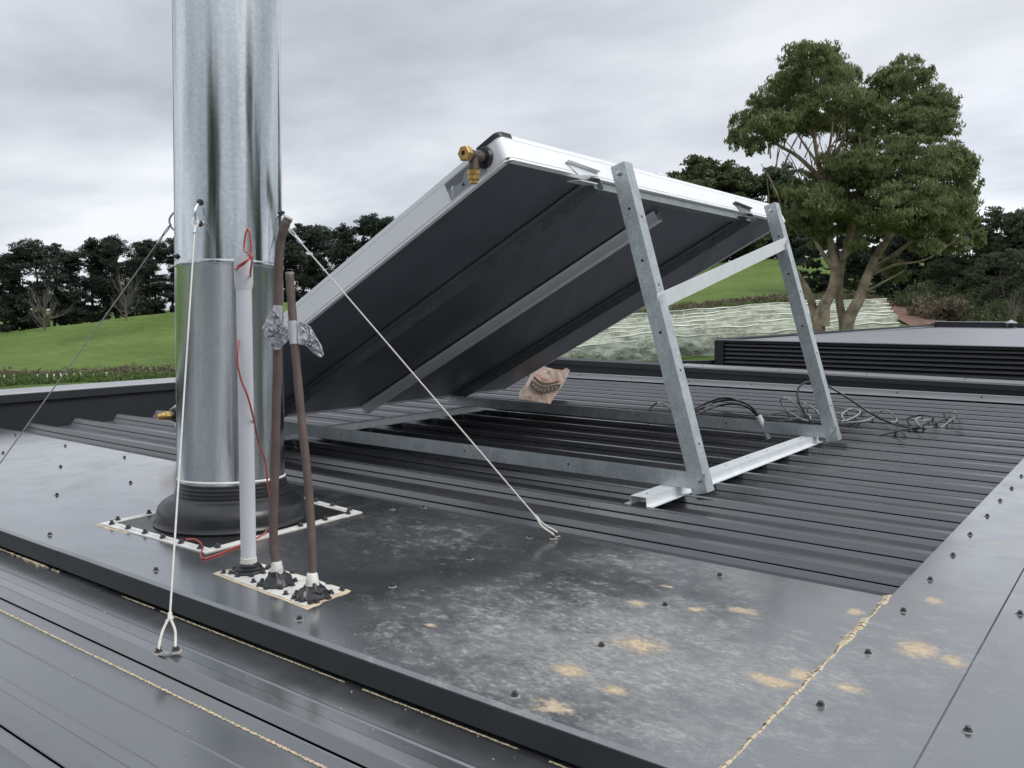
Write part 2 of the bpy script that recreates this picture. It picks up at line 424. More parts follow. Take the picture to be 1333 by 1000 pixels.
def np_mesh(name, v, f, mat, smooth=False):
    me = bpy.data.meshes.new(name); v = np.asarray(v, np.float32); f = np.asarray(f, np.int32); k = f.shape[1]
    me.vertices.add(len(v)); me.vertices.foreach_set('co', v.ravel())
    me.loops.add(f.size); me.loops.foreach_set('vertex_index', f.ravel())
    me.polygons.add(len(f)); me.polygons.foreach_set('loop_start', np.arange(0, f.size, k, dtype=np.int32))
    me.polygons.foreach_set('loop_total', np.full(len(f), k, np.int32))
    if smooth: me.polygons.foreach_set('use_smooth', [True] * len(f))
    me.update(calc_edges=True); me.materials.append(mat); return me
def tag(o, label=None, cat=None, group=None, kind=None):
    if label: o['label'] = label
    if cat: o['category'] = cat
    if group: o['group'] = group
    if kind: o['kind'] = kind
    return o
def link(name, me, parent=None, loc=None, local=False):
    o = bpy.data.objects.new(name, me); C.objects.link(o)
    if parent is not None:
        o.parent = parent
        if not local: o.matrix_parent_inverse = PM[parent.name].inverted()
        PM[o.name] = Matrix.Identity(4) if not local else PM[parent.name]
    else: PM[o.name] = Matrix.Identity(4)
    if loc is not None: o.location = loc; 
    return o
PM = {}
def thing(name, loc, label, cat, group=None):
    o = bpy.data.objects.new(name, None); C.objects.link(o); o.location = tuple(map(float, loc)); o.empty_display_size = .05
    PM[o.name] = Matrix.Translation(o.location); return tag(o, label, cat, group)
def part(name, mb, parent, mat=None, smooth=False, label=None):
    if mat is not None and not mb.mats: mb.mats = [mat]
    o = link(name, mb.mesh(name, smooth), parent)
    if label: o['label'] = label
    return o
X = np.array([1., 0, 0]); Y = np.array([0, 1., 0]); Z = np.array([0, 0, 1.])
def smooth_path(pts, n=8):
    """Catmull-Rom"""
    p = [np.array(q, float) for q in pts]; p = [2 * p[0] - p[1]] + p + [2 * p[-1] - p[-2]]; out = []
    for i in range(1, len(p) - 2):
        for k in range(n):
            t = k / n
            out.append(.5 * ((2 * p[i]) + (-p[i - 1] + p[i + 1]) * t + (2 * p[i - 1] - 5 * p[i] + 4 * p[i + 1] - p[i + 2]) * t * t + (-p[i - 1] + 3 * p[i] - 3 * p[i + 1] + p[i + 2]) * t ** 3))
    out.append(p[-2]); return out
# screw, shared meshes
def screw_mesh():
    b = MB(); b.mat(M('washer')).lathe([(.0001, 0), (.0092, 0), (.0086, .0016), (.0055, .0022)], seg=14)
    b.mat(M('screw')).lathe([(.0060, .0020), (.0062, .0034), (.0048, .0040)], seg=14)
    b.lathe([(.0040, .0040), (.0041, .0078), (.0032, .0086), (.0001, .0086)], seg=6)
    return b.mesh('screw', True)
SCREW = screw_mesh()
def dark_screw_mesh():
    b = MB(); b.mat(M('screw')).lathe([(.0001, 0), (.0068, 0), (.0064, .002), (.0050, .0024)], seg=12)
    b.lathe([(.0042, .0022), (.0042, .0070), (.0030, .0084), (.0001, .0086)], seg=6)
    return b.mesh('screw', True)
DSCREW = dark_screw_mesh()
def screw(p, parent, me=None, n=None, s=1.0, name='screw'):
    o = bpy.data.objects.new(name, me or SCREW); C.objects.link(o); o.parent = parent
    o.matrix_parent_inverse = PM[parent.name].inverted()
    o.location = tuple(map(float, p)); o.scale = (s, s, s)
    r = Vector(n if n is not None else (rnd.uniform(-.06, .06), rnd.uniform(-.06, .06), 1)).to_track_quat('Z', 'Y').to_euler()
    o.rotation_euler = r
    return o
# ------------------------------------------------------------------ ground
COLX = np.array([-500, -200, 0, 235, 480, 730, 860, 1000, 1160, 1333, 1700])
COLD = np.array([14, 22, 30, 36, 44, 50, 56, 75, 95])
YT = np.array([[650, 595, 555, 535, 515, 508, 503, 480, 458],
               [640, 585, 545, 525, 505, 500, 496, 472, 450],
               [620, 560, 525, 512, 502, 496, 490, 462, 434],
               [610, 550, 515, 505, 496, 491, 485, 447, 405],
               [600, 545, 510, 495, 478, 470, 462, 425, 386],
               [600, 540, 496, 470, 450, 438, 429, 398, 365],
               [600, 540, 488, 459, 438, 425, 415, 382, 350],
               [600, 535, 478, 449, 426, 412, 400, 366, 337],
               [600, 530, 466, 440, 422, 408, 397, 362, 335],
               [600, 530, 460, 438, 425, 416, 407, 380, 350],
               [600, 530, 460, 440, 428, 420, 412, 390, 370]], float)
def ground_z(px, py):
    v = np.array([px, py]); D = v @ FW[:2]; S = v @ RT[:2]; r = np.hypot(px, py)
    De = max(D, r * .55); xs = CX + FPX / math.cos(pitch) * np.clip(S / max(De, .1), -1.2, 1.2)
    Dc = min(max(De, 14), 95)
    col = [np.interp(Dc, COLD, YT[i]) for i in range(len(COLX))]
    yy = np.interp(xs, COLX, col)
    p = far(CX, yy, Dc)
    z = p[2]
    if D < 0: z = z * .6 - 1.2
    if De < 14: t = np.clip((De - 9) / 5, 0, 1); z = -3.3 * (1 - t) + z * t
    if De > 95:
        t = np.clip((De - 95) / 40, 0, 1); z = z - 1.6 * t
        t2 = np.clip((De - 140) / 500, 0, 1); z = z * (1 - t2) + (-4) * t2
    return z
def build_ground():
    th = np.concatenate([np.radians(np.arange(-42, 42.1, .5)), np.radians(np.arange(46, 318, 4))])
    rs = np.concatenate([[.5, 3, 6, 9, 11], np.arange(13, 60, 1.0), np.arange(60, 150, 2.5), [160, 180, 220, 300, 450, 700, 1100, 1800, 3000]])
    v = []
    for r in rs:
        for t in th:
            d = FW[:2] * math.cos(t) + RT[:2] * math.sin(t)
            rr = r / max(math.cos(t), .6)
            x, y = d * rr
            z = ground_z(x, y) + (.05 * math.sin(x * .7 + y * .31) + .04 * math.sin(y * 1.1 - x * .23) if 12 < r < 200 else 0)
            v.append((x, y, z))
    n = len(th); f = []
    for i in range(len(rs) - 1):
        for k in range(n): f.append((i * n + k, (i + 1) * n + k, (i + 1) * n + (k + 1) % n, i * n + (k + 1) % n))
    o = link('ground', np_mesh('ground', v, np.array(f)[:, ::-1], M('grass'), True)); tag(o, kind='structure')
build_ground()
def gp(x, D, dz=0.0):
    """point on the ground at picture column x and depth D"""
    S = (x - CX) / FPX * math.cos(pitch) * D
    q = FW * D + RT * S
    return np.array([q[0], q[1], ground_z(q[0], q[1]) + dz])
def build_track():
    v = []; f = []; n = 0
    rows = [(1120, 62, 26), (1150, 56, 30), (1185, 49, 36), (1215, 43, 44), (1245, 37, 50)]
    pts = []
    for x, D, w in rows:
        for k in range(7):
            t = k / 6 - .5; pts.append(gp(x + w * t * 1.6 + rnd.uniform(-3, 3), D + rnd.uniform(-.4, .4), .10))
    for i in range(len(rows) - 1):
        for k in range(6): f.append((i * 7 + k, i * 7 + k + 1, (i + 1) * 7 + k + 1, (i + 1) * 7 + k))
    o = link('dirt_track', np_mesh('dirt_track', pts, f, M('dirt'), True)); tag(o, kind='structure')
build_track()
# ------------------------------------------------------------------ foliage
def leaf_mesh(name, clumps, n, size, mat, seed=1, sub=14, tight=.30, droop=.0, aspect=.35, flat=.6):
    """clumps: (centre, radii). Tufts of small leaf faces spread through each clump's volume."""
    g = np.random.RandomState(seed); cs = np.array([c for c, r in clumps], float); rs = np.array([r for c, r in clumps], float)
    w = (rs.prod(axis=1)) ** (.62); w /= w.sum(); V = []
    for c, r, ww in zip(cs, rs, w):
        m = max(60, int(n * ww)); k = sub
        d = g.normal(size=(k, 3)); d /= np.linalg.norm(d, axis=1)[:, None]
        q = d * (g.uniform(.35, 1.0, (k, 1))) * r + c
        idx = g.randint(0, k, m)
        tr = g.uniform(.55, 1.25, k)[idx][:, None]
        dd = g.normal(size=(m, 3)); dd /= np.linalg.norm(dd, axis=1)[:, None]
        rad = g.uniform(0, 1, (m, 1)) ** .45
        p = q[idx] + dd * rad * r * tight * tr * np.array([1, 1, flat])
        V.append(p)
    P = np.concatenate(V); m = len(P)
    d = g.normal(size=(m, 3)); d[:, 2] -= droop; d /= np.linalg.norm(d, axis=1)[:, None]
    s = np.cross(d, g.normal(size=(m, 3))); s /= np.linalg.norm(s, axis=1)[:, None]
    L = size * g.uniform(.6, 1.35, (m, 1)); a = P - d * L * .5; b = P + d * L * .5; e = P + s * L * aspect * .5 + d * L * .08; h = P - s * L * aspect * .5
    v = np.stack([a, e, b, h], 1).reshape(-1, 3); f = np.arange(4 * m).reshape(m, 4)
    return np_mesh(name, v, f, mat)
def limb(b, pts, r0, r1, seg=7, wob=.0):
    pp = smooth_path(pts, 4); n = len(pp)
    if wob: pp = [q + np.array([rnd.gauss(0, wob), rnd.gauss(0, wob), 0]) for q in pp]
    b.tube(pp, [r0 + (r1 - r0) * (i / (n - 1)) ** .8 for i in range(n)], seg)
# --- pines on the crest: four crown shapes shared by the row
def pine_proto(seed, wide, h=11.0):
    r = random.Random(seed); cl = []; b = MB()
    ntr = 2 if wide > 3.2 else 1
    for t in range(ntr):
        ox = (t - (ntr - 1) / 2) * wide * .8; hh = h * r.uniform(.9, 1.0)
        top = np.array([ox * 1.1, 0, hh * .86])
        limb(b, [(ox * .5, 0, -.6), (ox * .8, r.uniform(-.3, .3), hh * .35), tuple(top)], .22, .07)
        for k in range(11):
            z = hh * (.30 + .62 * (k / 10)); a = r.uniform(0, 6.3); f = 1 - (abs(k / 10 - .5) * 1.25) ** 2.0
            R = wide * .45 * max(.42, f) * r.uniform(.6, 1.15)
            p = np.array([ox + math.cos(a) * R, math.sin(a) * R, z])
            cl.append((p, (r.uniform(1.1, 1.7), r.uniform(1.1, 1.6), r.uniform(.6, 1.0))))
            limb(b, [(ox, 0, z - .9), tuple(p * .5 + np.array([ox, 0, z]) * .5 - np.array([0, 0, .25])), tuple(p)], .07, .02, 4)
        cl.append((np.array([ox, 0, hh * .94]), (.9, .9, .7))); cl.append((np.array([ox, 0, hh * .84]), (1.2, 1.2, .7)))
    # low understorey limbs hide little of the stems
    for k in range(9):
        a = r.uniform(0, 6.3); cl.append((np.array([math.cos(a) * wide * .7, math.sin(a) * .8, h * r.uniform(.05, .36)]), (1.3, 1.2, .75)))
    crown = leaf_mesh('crown', cl, 24000 if ntr == 2 else 17000, .34, M('pine'), seed, sub=13, tight=.55, aspect=.32, flat=.75)
    tm = b.mesh('trunk', True); tm.materials.append(M('bark')); return tm, crown
PP = [pine_proto(11, 4.4), pine_proto(12, 2.6), pine_proto(13, 3.6), pine_proto(14, 2.2)]
def simple_tree(name, loc, me_t, me_c, sc, rz, label, cat, group, lean=0):
    o = thing(name, loc, label, cat, group); o.scale = sc if hasattr(sc, '__len__') else (sc,) * 3; o.rotation_euler = (0, lean, rz)
    t = bpy.data.objects.new('trunk', me_t); C.objects.link(t); t.parent = o
    c = bpy.data.objects.new('crown', me_c); C.objects.link(c); c.parent = o
    return o
PN = [(-95, 322, 0), (-45, 330, 2), (6, 325, 3), (28, 316, 1), (62, 312, 0), (92, 322, 3), (121, 306, 1), (152, 303, 2), (178, 332, 3), (195, 309, 1), (214, 309, 0), (236, 318, 3),
      (262, 320, 1), (300, 318, 2), (340, 310, 0), (372, 296, 1), (402, 290, 0), (424, 294, 3), (450, 289, 1), (480, 275, 2), (506, 279, 1), (545, 280, 0), (600, 285, 2)]
LBL = {1: 'leftmost pine at the left edge of the picture', 3: 'slim pine just left of the first broad crown'}
PINE_LABELS = ['dark pine out of frame on the left of the crest', 'dark pine at the very left frame edge on the grassy crest', 'low dark pine touching the left edge of the photo',
 'narrow dark pine, second from the left edge of the row', 'broad twin-topped pine behind the bare grey sapling, leftmost wide crown', 'slim pine filling the right shoulder of the leftmost wide crown',
 'narrow pointed pine left of the tallest crown on the left crest', 'tallest dark pine on the crest left of the flue', 'small low pine in the dip right of the tallest left crown',
 'narrow pine, left half of the group beside the flue', 'wide pine right beside the flue and crossed by the grey stay wire', 'slim pine partly hidden by the left edge of the flue',
 'dark pine hidden behind the flue, left one', 'dark pine hidden behind the flue, middle one', 'dark pine hidden behind the flue, right one', 'dark pine right of the flue behind the tall lagged pipe',
 'broad pine right of the lagged pipes below the white stay wire', 'slim low pine between two broader crowns right of the flue', 'narrow pine just left of the tallest crown near the collector edge',
 'tallest pine right of the flue, above the collector side', 'last visible pine touching the sloping collector edge', 'pine hidden behind the upper collector half', 'pine hidden behind the collector middle']
for i, (x, yt, k) in enumerate(PN):
    D = 100 + (i * 37 % 9)
    b0 = gp(x, D); h = far(x, yt, D)[2] - b0[2]
    s = h / 11.0 * 1.03
    simple_tree('pine_tree', b0, PP[k][0], PP[k][1], (s * 1.05, s * 1.05, s), i * 1.3, PINE_LABELS[i], 'pine tree', 'dark pines along the crest of the green hill')
# --- generic broad trees
def broad_proto(seed, mat, n=14000, size=.26, wide=1.0, cl_n=20, low=.15, sub=14):
    r = random.Random(seed); cl = []; b = MB(); h = 8.0
    limb(b, [(0, 0, -.5), (.15, .1, 2.2), (.1, -.1, 5.2)], .24, .08)
    for k in range(cl_n):
        a = r.uniform(0, 6.3); z = h * (low + (.93 - low) * (k + .5) / cl_n); f = math.sin(math.pi * min(1, (z / h) * .86 + .12)) ** .6
        R = 2.7 * wide * f * r.uniform(.35, 1.0); p = np.array([math.cos(a) * R, math.sin(a) * R, z - .4])
        q = r.uniform(.8, 1.35); cl.append((p, (q * wide, q * wide, q * .7)))
        if k % 2 == 0: limb(b, [(0, 0, z * .5), tuple(p * .6), tuple(p)], .09, .02, 4)
    tm = b.mesh('trunk', True); tm.materials.append(M('bark')); return tm, leaf_mesh('crown', cl, n, size, mat, seed, sub=sub, tight=.42, aspect=.5)
BP = {'bush': [broad_proto(21, M('bush')), broad_proto(22, M('bush'), wide=1.25)], 'grey': [broad_proto(23, M('grey')), broad_proto(24, M('grey'), wide=1.2)],
      'low': [broad_proto(25, M('bush'), wide=1.35, low=.04)], 'pine': [broad_proto(26, M('pine'), wide=1.1, low=.05)]}
BT = [  # x, top y, depth, proto, variant, width factor, label
    (918, 192, 62, 'bush', 0, .78, 'rounded dense green tree rising above the collector coupling, left of the gum tree'),
    (955, 222, 66, 'bush', 1, .7, 'lower dark tree just right of the rounded green one behind the collector edge'),
    (1003, 205, 60, 'grey', 0, .75, 'grey-green tree behind the top end of the collectors'),
    (1040, 235, 64, 'grey', 1, .7, 'grey-green tree low behind the left trunks of the gum'),
    (975, 290, 66, 'low', 0, 1.0, 'dark bush on the crest above the brace'),
    (1025, 285, 66, 'low', 0, 1.0, 'dark bush on the crest right above the far leg'),
    (898, 215, 99, 'bush', 1, 1.0, 'dense green crown at the left end of the trees above the collector edge'),
    (938, 200, 99, 'bush', 0, 1.1, 'highest dense green crown just left of the gum tree'),
    (975, 228, 99, 'bush', 1, .9, 'dark green crown touching the gum leaves on their left'),
    (870, 262, 70, 'bush', 0, .6, 'small dark tree hidden mostly behind the collector edge'),
    (1085, 240, 66, 'pine', 0, .9, 'very dark tree directly behind the main gum trunk'),
    (1150, 262, 62, 'pine', 0, .9, 'very dark tree behind the right hand gum trunks'),
    (1205, 268, 60, 'pine', 0, 1.0, 'blackish tree above the end of the clay track'),
    (1243, 262, 58, 'bush', 1, .8, 'dark tree under the right side of the gum crown'),
    (1278, 268, 56, 'grey', 1, .8, 'grey-green tree standing right of the gum crown against the sky'),
    (1318, 262, 54, 'grey', 0, .85, 'tallest grey-green tree at the right frame edge'),
    (1360, 270, 54, 'bush', 0, .9, 'dark tree cut off by the right frame edge'),
    (1420, 262, 56, 'grey', 1, .9, 'grey-green tree beyond the right frame edge'),
    (1300, 322, 44, 'grey', 1, .8, 'lower grey-green tree in front of the row at the right edge'),
    (1345, 318, 42, 'grey', 0, .9, 'lower grey-green tree right of the dead branches'),
    (1225, 335, 56, 'low', 0, .9, 'low blackish bushy tree behind the reeds at the track end'),
    (1265, 345, 54, 'low', 0, .8, 'low dark bushy tree between the reeds and the dead branches'),
    (1185, 350, 60, 'low', 0, .8, 'low dark bush right of the gum trunks beside the clay track'),
    (1060, 280, 68, 'low', 0, .8, 'dark tree between the far leg and the left gum trunk'),
    (1112, 285, 70, 'low', 0, .9, 'dark tree seen between the gum trunks'),
    (1142, 292, 64, 'low', 0, .9, 'dark tree just right of the gum trunks'),
    (1180, 285, 66, 'low', 0, 1.0, 'dark tree above the clay track under the gum crown'),
    (1232, 300, 62, 'low', 0, 1.0, 'dark tree behind the reeds'),
    (1285, 300, 62, 'low', 0, 1.0, 'dark tree between the dead branches and the skyline trees'),
    (1340, 300, 62, 'low', 0, 1.0, 'dark tree low behind the right edge'),
    (1045, 330, 70, 'low', 0, .5, 'low dark bush on the field edge behind the far leg of the frame'),
]
for i, (x, yt, D, pk, v, wf, lb) in enumerate(BT):
    if x < 1075: D = 99 + (i % 5); wf *= 1.25
    b0 = gp(x, D); h = far(x, yt, D)[2] - b0[2]; s = h / 8.0 * 1.04; pr = BP[pk][v]
    simple_tree('broadleaf_tree' if pk != 'low' else 'bush', b0, pr[0], pr[1], (s * wf, s * wf, s), i * 1.9, lb, 'tree' if pk != 'low' else 'bush', 'trees of the wood right of the field')
# unseen trees added behind the camera for dark bands in the flue's reflection
for i, (a, D, s) in enumerate([(-40, 24, 1.3), (-22, 16, 1.9), (-6, 20, 1.5), (10, 26, 1.25), (28, 24, 1.3), (44, 22, 1.1), (58, 22, 1.3), (74, 15, 1.7), (88, 19, 1.5)]):
    t = math.radians(a); d = -FW * math.cos(t) + RT * math.sin(t); p = d * D; p[2] = ground_z(p[0], p[1])
    simple_tree('broadleaf_tree', p, BP['bush'][i % 2][0], BP['bush'][i % 2][1], (s * .8, s * .8, s * .85), i, 'unseen tree added behind the viewpoint for reflections in the flue', 'tree', 'trees added behind the viewpoint for reflections')
# --- the gum tree
def gum():
    D = 30.0; r = random.Random(5)
    root = thing('gum_tree', gp(1085, D), 'tall gum tree with pale twisted trunks and a double crown right of the collectors', 'tree')
    def W(x, y, dd=0): return far(x, y, D + dd)
    b = MB()
    g0 = gp(1075, D, -.3); g1 = gp(1102, D, -.3)
    limb(b, [g0, W(1066, 432), W(1069, 405, .1), W(1084, 375), W(1087, 345), W(1080, 315, .3), W(1076, 285), W(1072, 245, .2), W(1064, 205), W(1058, 160), W(1056, 105)], .25, .035, 10)
    limb(b, [W(1074, 425, -.15), W(1076, 398, -.1), W(1090, 370, .15), W(1095, 345, .2), W(1108, 310), W(1115, 280), W(1122, 240)], .17, .04, 8)
    limb(b, [g1, W(1098, 425, .3), W(1092, 385, .3), W(1096, 345, .2), W(1103, 310, .4), W(1112, 270), W(1120, 220), W(1118, 170)], .19, .035, 8)
    limb(b, [g1, W(1104, 420, -.2), W(1118, 390, -.3), W(1128, 362, -.2), W(1140, 335), W(1158, 308, .3), W(1172, 280, .8), W(1185, 235, 1.4), W(1192, 180, 1.8), W(1190, 150, 2)], .25, .035, 9)
    limb(b, [W(1124, 372, .1), W(1137, 352, .3), W(1160, 335, .4), W(1190, 312), W(1215, 295), W(1235, 270)], .13, .03, 6)
    limb(b, [W(1130, 360, .1), W(1165, 345, -.6), W(1205, 338, -.9), W(1245, 312, -1)], .07, .015, 5)
    limb(b, [W(1120, 385, -.2), W(1138, 374, -.6), W(1160, 362, -.9), W(1178, 352, -1)], .06, .015, 5)
    limb(b, [W(1063, 420, .3), W(1054, 385, .3), W(1040, 360, .2), W(1030, 338, .2), W(1024, 315), W(1012, 285)], .17, .03, 7)
    limb(b, [W(1085, 350), W(1068, 325), W(1058, 305), W(1056, 280)], .10, .03, 6)
    limb(b, [W(1078, 300), W(1092, 262), W(1108, 225), W(1118, 195)], .11, .02, 6)
    limb(b, [W(1072, 235), W(1085, 205), W(1098, 178), W(1100, 130)], .09, .02, 6)
    limb(b, [W(1068, 232), W(1040, 205), W(1015, 190), W(990, 175), W(968, 168)], .09, .02, 6)
    limb(b, [W(1060, 180), W(1040, 150), W(1020, 120)], .06, .02, 5)
    limb(b, [W(1066, 215), W(1045, 185), W(1030, 160)], .06, .02, 5)
    limb(b, [W(1070, 225), W(1080, 190), W(1084, 150), W(1086, 100)], .07, .02, 5)
    limb(b, [W(1150, 250, 1.2), W(1170, 210, 1.6), W(1178, 180, 1.8), W(1172, 150, 2)], .08, .02, 5)
    limb(b, [W(1180, 240, 1.2), W(1200, 205, 1.4), W(1215, 180, 1.4), W(1228, 160, 1.4)], .07, .02, 5)
    limb(b, [W(1095, 340), W(1118, 315), W(1140, 300), W(1165, 262)], .08, .02, 5)
    for k in range(46):     # fine twigs through the open middle of the crown
        x0 = r.uniform(1000, 1110); y0 = r.uniform(190, 290); dx = r.uniform(-26, 26); dy = -r.uniform(22, 55)
        limb(b, [W(x0, y0, r.uniform(-1, 1)), W(x0 + dx * .4, y0 + dy * .5, r.uniform(-1, 1)), W(x0 + dx, y0 + dy, r.uniform(-1, 1))], .028, .010, 4)
    part('trunk', b, root, M('gumbark'), True)
    cl = [(1056, 72, 34, 18), (1080, 78, 28, 18), (1034, 88, 24, 20), (1058, 100, 48, 20), (1024, 108, 24, 16), (1100, 98, 22, 20), (1030, 130, 46, 22), (1078, 128, 46, 22), (1108, 130, 18, 22),
          (996, 140, 28, 20), (972, 165, 24, 20), (958, 182, 14, 12), (1006, 165, 38, 18), (1046, 160, 44, 18), (1092, 160, 40, 20), (1126, 150, 24, 26), (985, 190, 20, 12), (1128, 180, 26, 18),
          (1178, 86, 22, 14), (1158, 102, 26, 16), (1190, 100, 24, 18), (1140, 120, 20, 18), (1168, 128, 40, 20), (1208, 128, 30, 22), (1232, 138, 18, 22), (1150, 148, 26, 16), (1190, 152, 42, 18), (1228, 160, 22, 18), (1208, 176, 34, 12), (1170, 168, 30, 12),
          (1140, 200, 56, 22), (1110, 212, 50, 20), (1188, 205, 50, 22), (1232, 205, 34, 22), (1256, 220, 20, 24), (1090, 240, 50, 22), (1145, 236, 60, 24), (1200, 240, 55, 26), (1248, 248, 28, 28), (1262, 262, 14, 22),
          (1060, 262, 42, 20), (1105, 268, 50, 20), (1160, 268, 55, 22), (1215, 272, 45, 24), (1040, 282, 30, 16), (1080, 292, 40, 14), (1135, 292, 42, 14), (1190, 296, 36, 14), (1060, 300, 26, 10), (1232, 296, 26, 16),
          (1160, 345, 18, 13), (1170, 358, 14, 8), (1262, 285, 16, 18), (1240, 318, 22, 12), (1205, 322, 22, 9), (1275, 310, 10, 12), (1115, 318, 18, 8), (1068, 318, 16, 8), (1030, 245, 26, 12), (1012, 300, 20, 10)]
    px = 30 / FPX; cc = []
    for (x, y, rx, ry) in cl:
        p = far(x, y, D + r.uniform(-1.5, 1.8)); cc.append((p, (rx * px, rx * px * .9, ry * px * 1.1)))
    me = leaf_mesh('crown', cc, 150000, .17, M('euc'), 3, sub=46, tight=.27, droop=1.5, aspect=.26, flat=1.0)
    link('crown', me, root)
gum()
# --- bare saplings and dead branches
def bare_tree(name, x, yb, yt, D, spread, mat, label, seed, n=60, rr=.07, twigs=True):
    r = random.Random(seed); b0 = far(x, yb, D); b0 = gp(x, D, -.2); top = far(x, yt, D); h = top[2] - b0[2]
    root = thing(name, b0, label, 'bare tree'); b = MB(); px = D / FPX
    limb(b, [b0, b0 + np.array([0, 0, h * .3]), b0 + np.array([.1, 0, h * .55])], rr, rr * .5, 6)
    tb = MB()
    for k in range(n):
        a = r.uniform(-1, 1); z0 = h * r.uniform(.08, .55); q0 = b0 + Z * z0; L = spread * px * r.uniform(.4, 1)
        q2 = q0 + RT * a * L + FW * r.uniform(-.5, .5) * L + Z * h * r.uniform(.15, .45); q1 = (q0 + q2) / 2 + RT * a * L * .12 - Z * h * .03
        limb(tb, [q0, q1, q2], rr * .35, rr * .1, 4)
        for j in range(3): limb(tb, [q1 * (1 - j / 3) + q2 * j / 3, q2 + RT * r.uniform(-.5, .5) * L * .6 + Z * h * r.uniform(-.05, .18)], rr * .14, rr * .06, 3)
    part('trunk', b, root, mat, True); part('branches', tb, root, mat, True)
bare_tree('bare_tree', 57, 425, 368, 92, 34, M('deadbark'), 'bare grey sapling in front of the pines at the left, leaning apart at its base', 3, 40, .12)
bare_tree('bare_tree', 164, 412, 355, 93, 24, M('deadbark'), 'bare brownish sapling under the pines just left of the grey stay wire', 4, 34, .10)
bare_tree('bare_tree', 1318, 420, 362, 34, 30, M('deadbark'), 'pale dead branches behind the small roof vent at the right edge', 6, 16, .06)
def hedge_stuff(name, cols, mat, n, size, hgt, seed, label=None):
    g = random.Random(seed); cl = []
    for (x, D0, D1) in cols:
        for k in range(3):
            p = gp(x + g.uniform(-12, 12), g.uniform(D0, D1), hgt * .35); cl.append((p, (1.1, 1.1, hgt * g.uniform(.5, 1.1))))
    o = link(name, leaf_mesh(name, cl, n, size, mat, seed, sub=12, tight=.5, droop=-.8, aspect=.2)); tag(o, label, kind='stuff')
xs_l = [(x, 50.5, 53) for x in range(-120, 520, 16)]
hedge_stuff('dry_scrub', xs_l + [(x, 57.5, 60) for x in range(700, 1130, 12)], M('scrub'), 26000, .34, .5, 31, 'strip of dry brown scrub along the foot of the green field')
hedge_stuff('weeds', [(x, 44, 47) for x in range(-120, 520, 14)] + [(x, 55, 56.5) for x in range(700, 1130, 12)], M('weeds'), 26000, .3, .42, 32, 'rough green weeds in front of the dry scrub')
hedge_stuff('reeds', [(x, 46, 50) for x in range(1205, 1290, 9)], M('scrub'), 5000, .5, .9, 33, 'pale dry reeds before the dark trees')
hedge_stuff('undergrowth', [(x, 52, 56) for x in range(1175, 1420, 10)] + [(x, 40, 43) for x in range(1285, 1420, 12)], M('bush'), 22000, .3, 1.3, 34, 'dark undergrowth at the foot of the wood')
# --- netted vine rows
def nets():
    nrow = 7
    for i in range(nrow):
        D0 = 34.8 + i * 2.65; r = random.Random(100 + i)
        x0, x1 = (610, 1172 - i * 3); nx = 120
        root = thing('netted_vine_row', gp(860, D0), ['nearest', 'second', 'third', 'fourth', 'fifth', 'sixth', 'farthest'][i] + ' row of vines under pale bird netting, counted up the slope', 'vine row', 'vine rows draped with white bird netting')
        hp = [0] * 4; v = []; prof = [(-.95, .02), (-.72, .30), (-.42, .72), (-.12, .98), (.12, 1.0), (.42, .70), (.75, .28), (1.0, .02)]
        ph = r.uniform(0, 6)
        for k in range(nx + 1):
            x = x0 + (x1 - x0) * k / nx
            hh = .70 + .02 * math.sin(k * .35 + ph) + .05 * math.sin(k * .11 + ph * 2)
            sh = .10 * math.sin(k * .09 + ph)
            for j, (a, b2) in enumerate(prof):
                w = .04 * math.sin(k * .31 + j * 1.3 + ph)
                v.append(gp(x, D0 + sh + a * (.95 + .15 * math.sin(k * .4 + j)) + w, b2 * hh + .04 + .02 * math.sin(k * .8 + j * 2.1)))
        m = len(prof); f = [(k * m + j, k * m + j + 1, (k + 1) * m + j + 1, (k + 1) * m + j) for k in range(nx) for j in range(m - 1)]
        link('net', np_mesh('net', v, f, M('net'), True), root)
        # hem ropes where the net is gathered: brighter folded edge
        b = MB()
        for j in (3,):
            pts = [np.array(v[k * m + j]) + Z * .03 for k in range(0, nx + 1)]; b.tube(pts, [.020 + .022 * max(0, math.sin(k * .23 + j * 2 + ph)) for k in range(nx + 1)], 4)
        part('hem', b, root, M('nethem'))
        cl = [(gp(x0 + (x1 - x0) * (k + .5) / 60, D0, .2), (.45, .4, .24)) for k in range(60)]
        link('vines', leaf_mesh('vines', cl, 2600, .22, M('vine'), 200 + i, sub=7, tight=.6), root)
nets()
ORD = ['first', 'second', 'third', 'fourth', 'fifth', 'sixth', 'seventh', 'eighth', 'ninth', 'tenth', 'eleventh', 'twelfth', 'thirteenth', 'fourteenth', 'fifteenth', 'sixteenth', 'seventeenth', 'eighteenth', 'nineteenth']
pm = MB(); pm.box((-.028, -.028, -.2), (.028, .028, .50)); PM_POST = pm.mesh('white_post'); PM_POST.materials.append(M('post'))
PX = [800, 812, 823, 835, 846, 878, 890, 902, 914, 925, 936, 948, 960, 973, 986, 1000, 1013, 1047, 1056]
for i, x in enumerate(PX):
    o = link('marker_post', PM_POST, loc=gp(x, 53.0 + .3 * math.sin(i))); tag(o, ORD[i] + ' from the left of the small white posts along the top of the netted rows', 'post', 'white end posts above the netted vines')
for i, x in enumerate([14, 44, 57, 66, 75, 83, 92, 101, 1, 118, 135]):
    o = link('marker_post', PM_POST, loc=gp(x, 45.5 + .5 * math.sin(i * 2))); tag(o, ORD[[1, 2, 3, 4, 5, 6, 7, 8, 0, 9, 10][i]] + ' from the left of the small pale posts in the weeds above the left parapet', 'post', 'pale posts in the weeds beyond the left parapet')
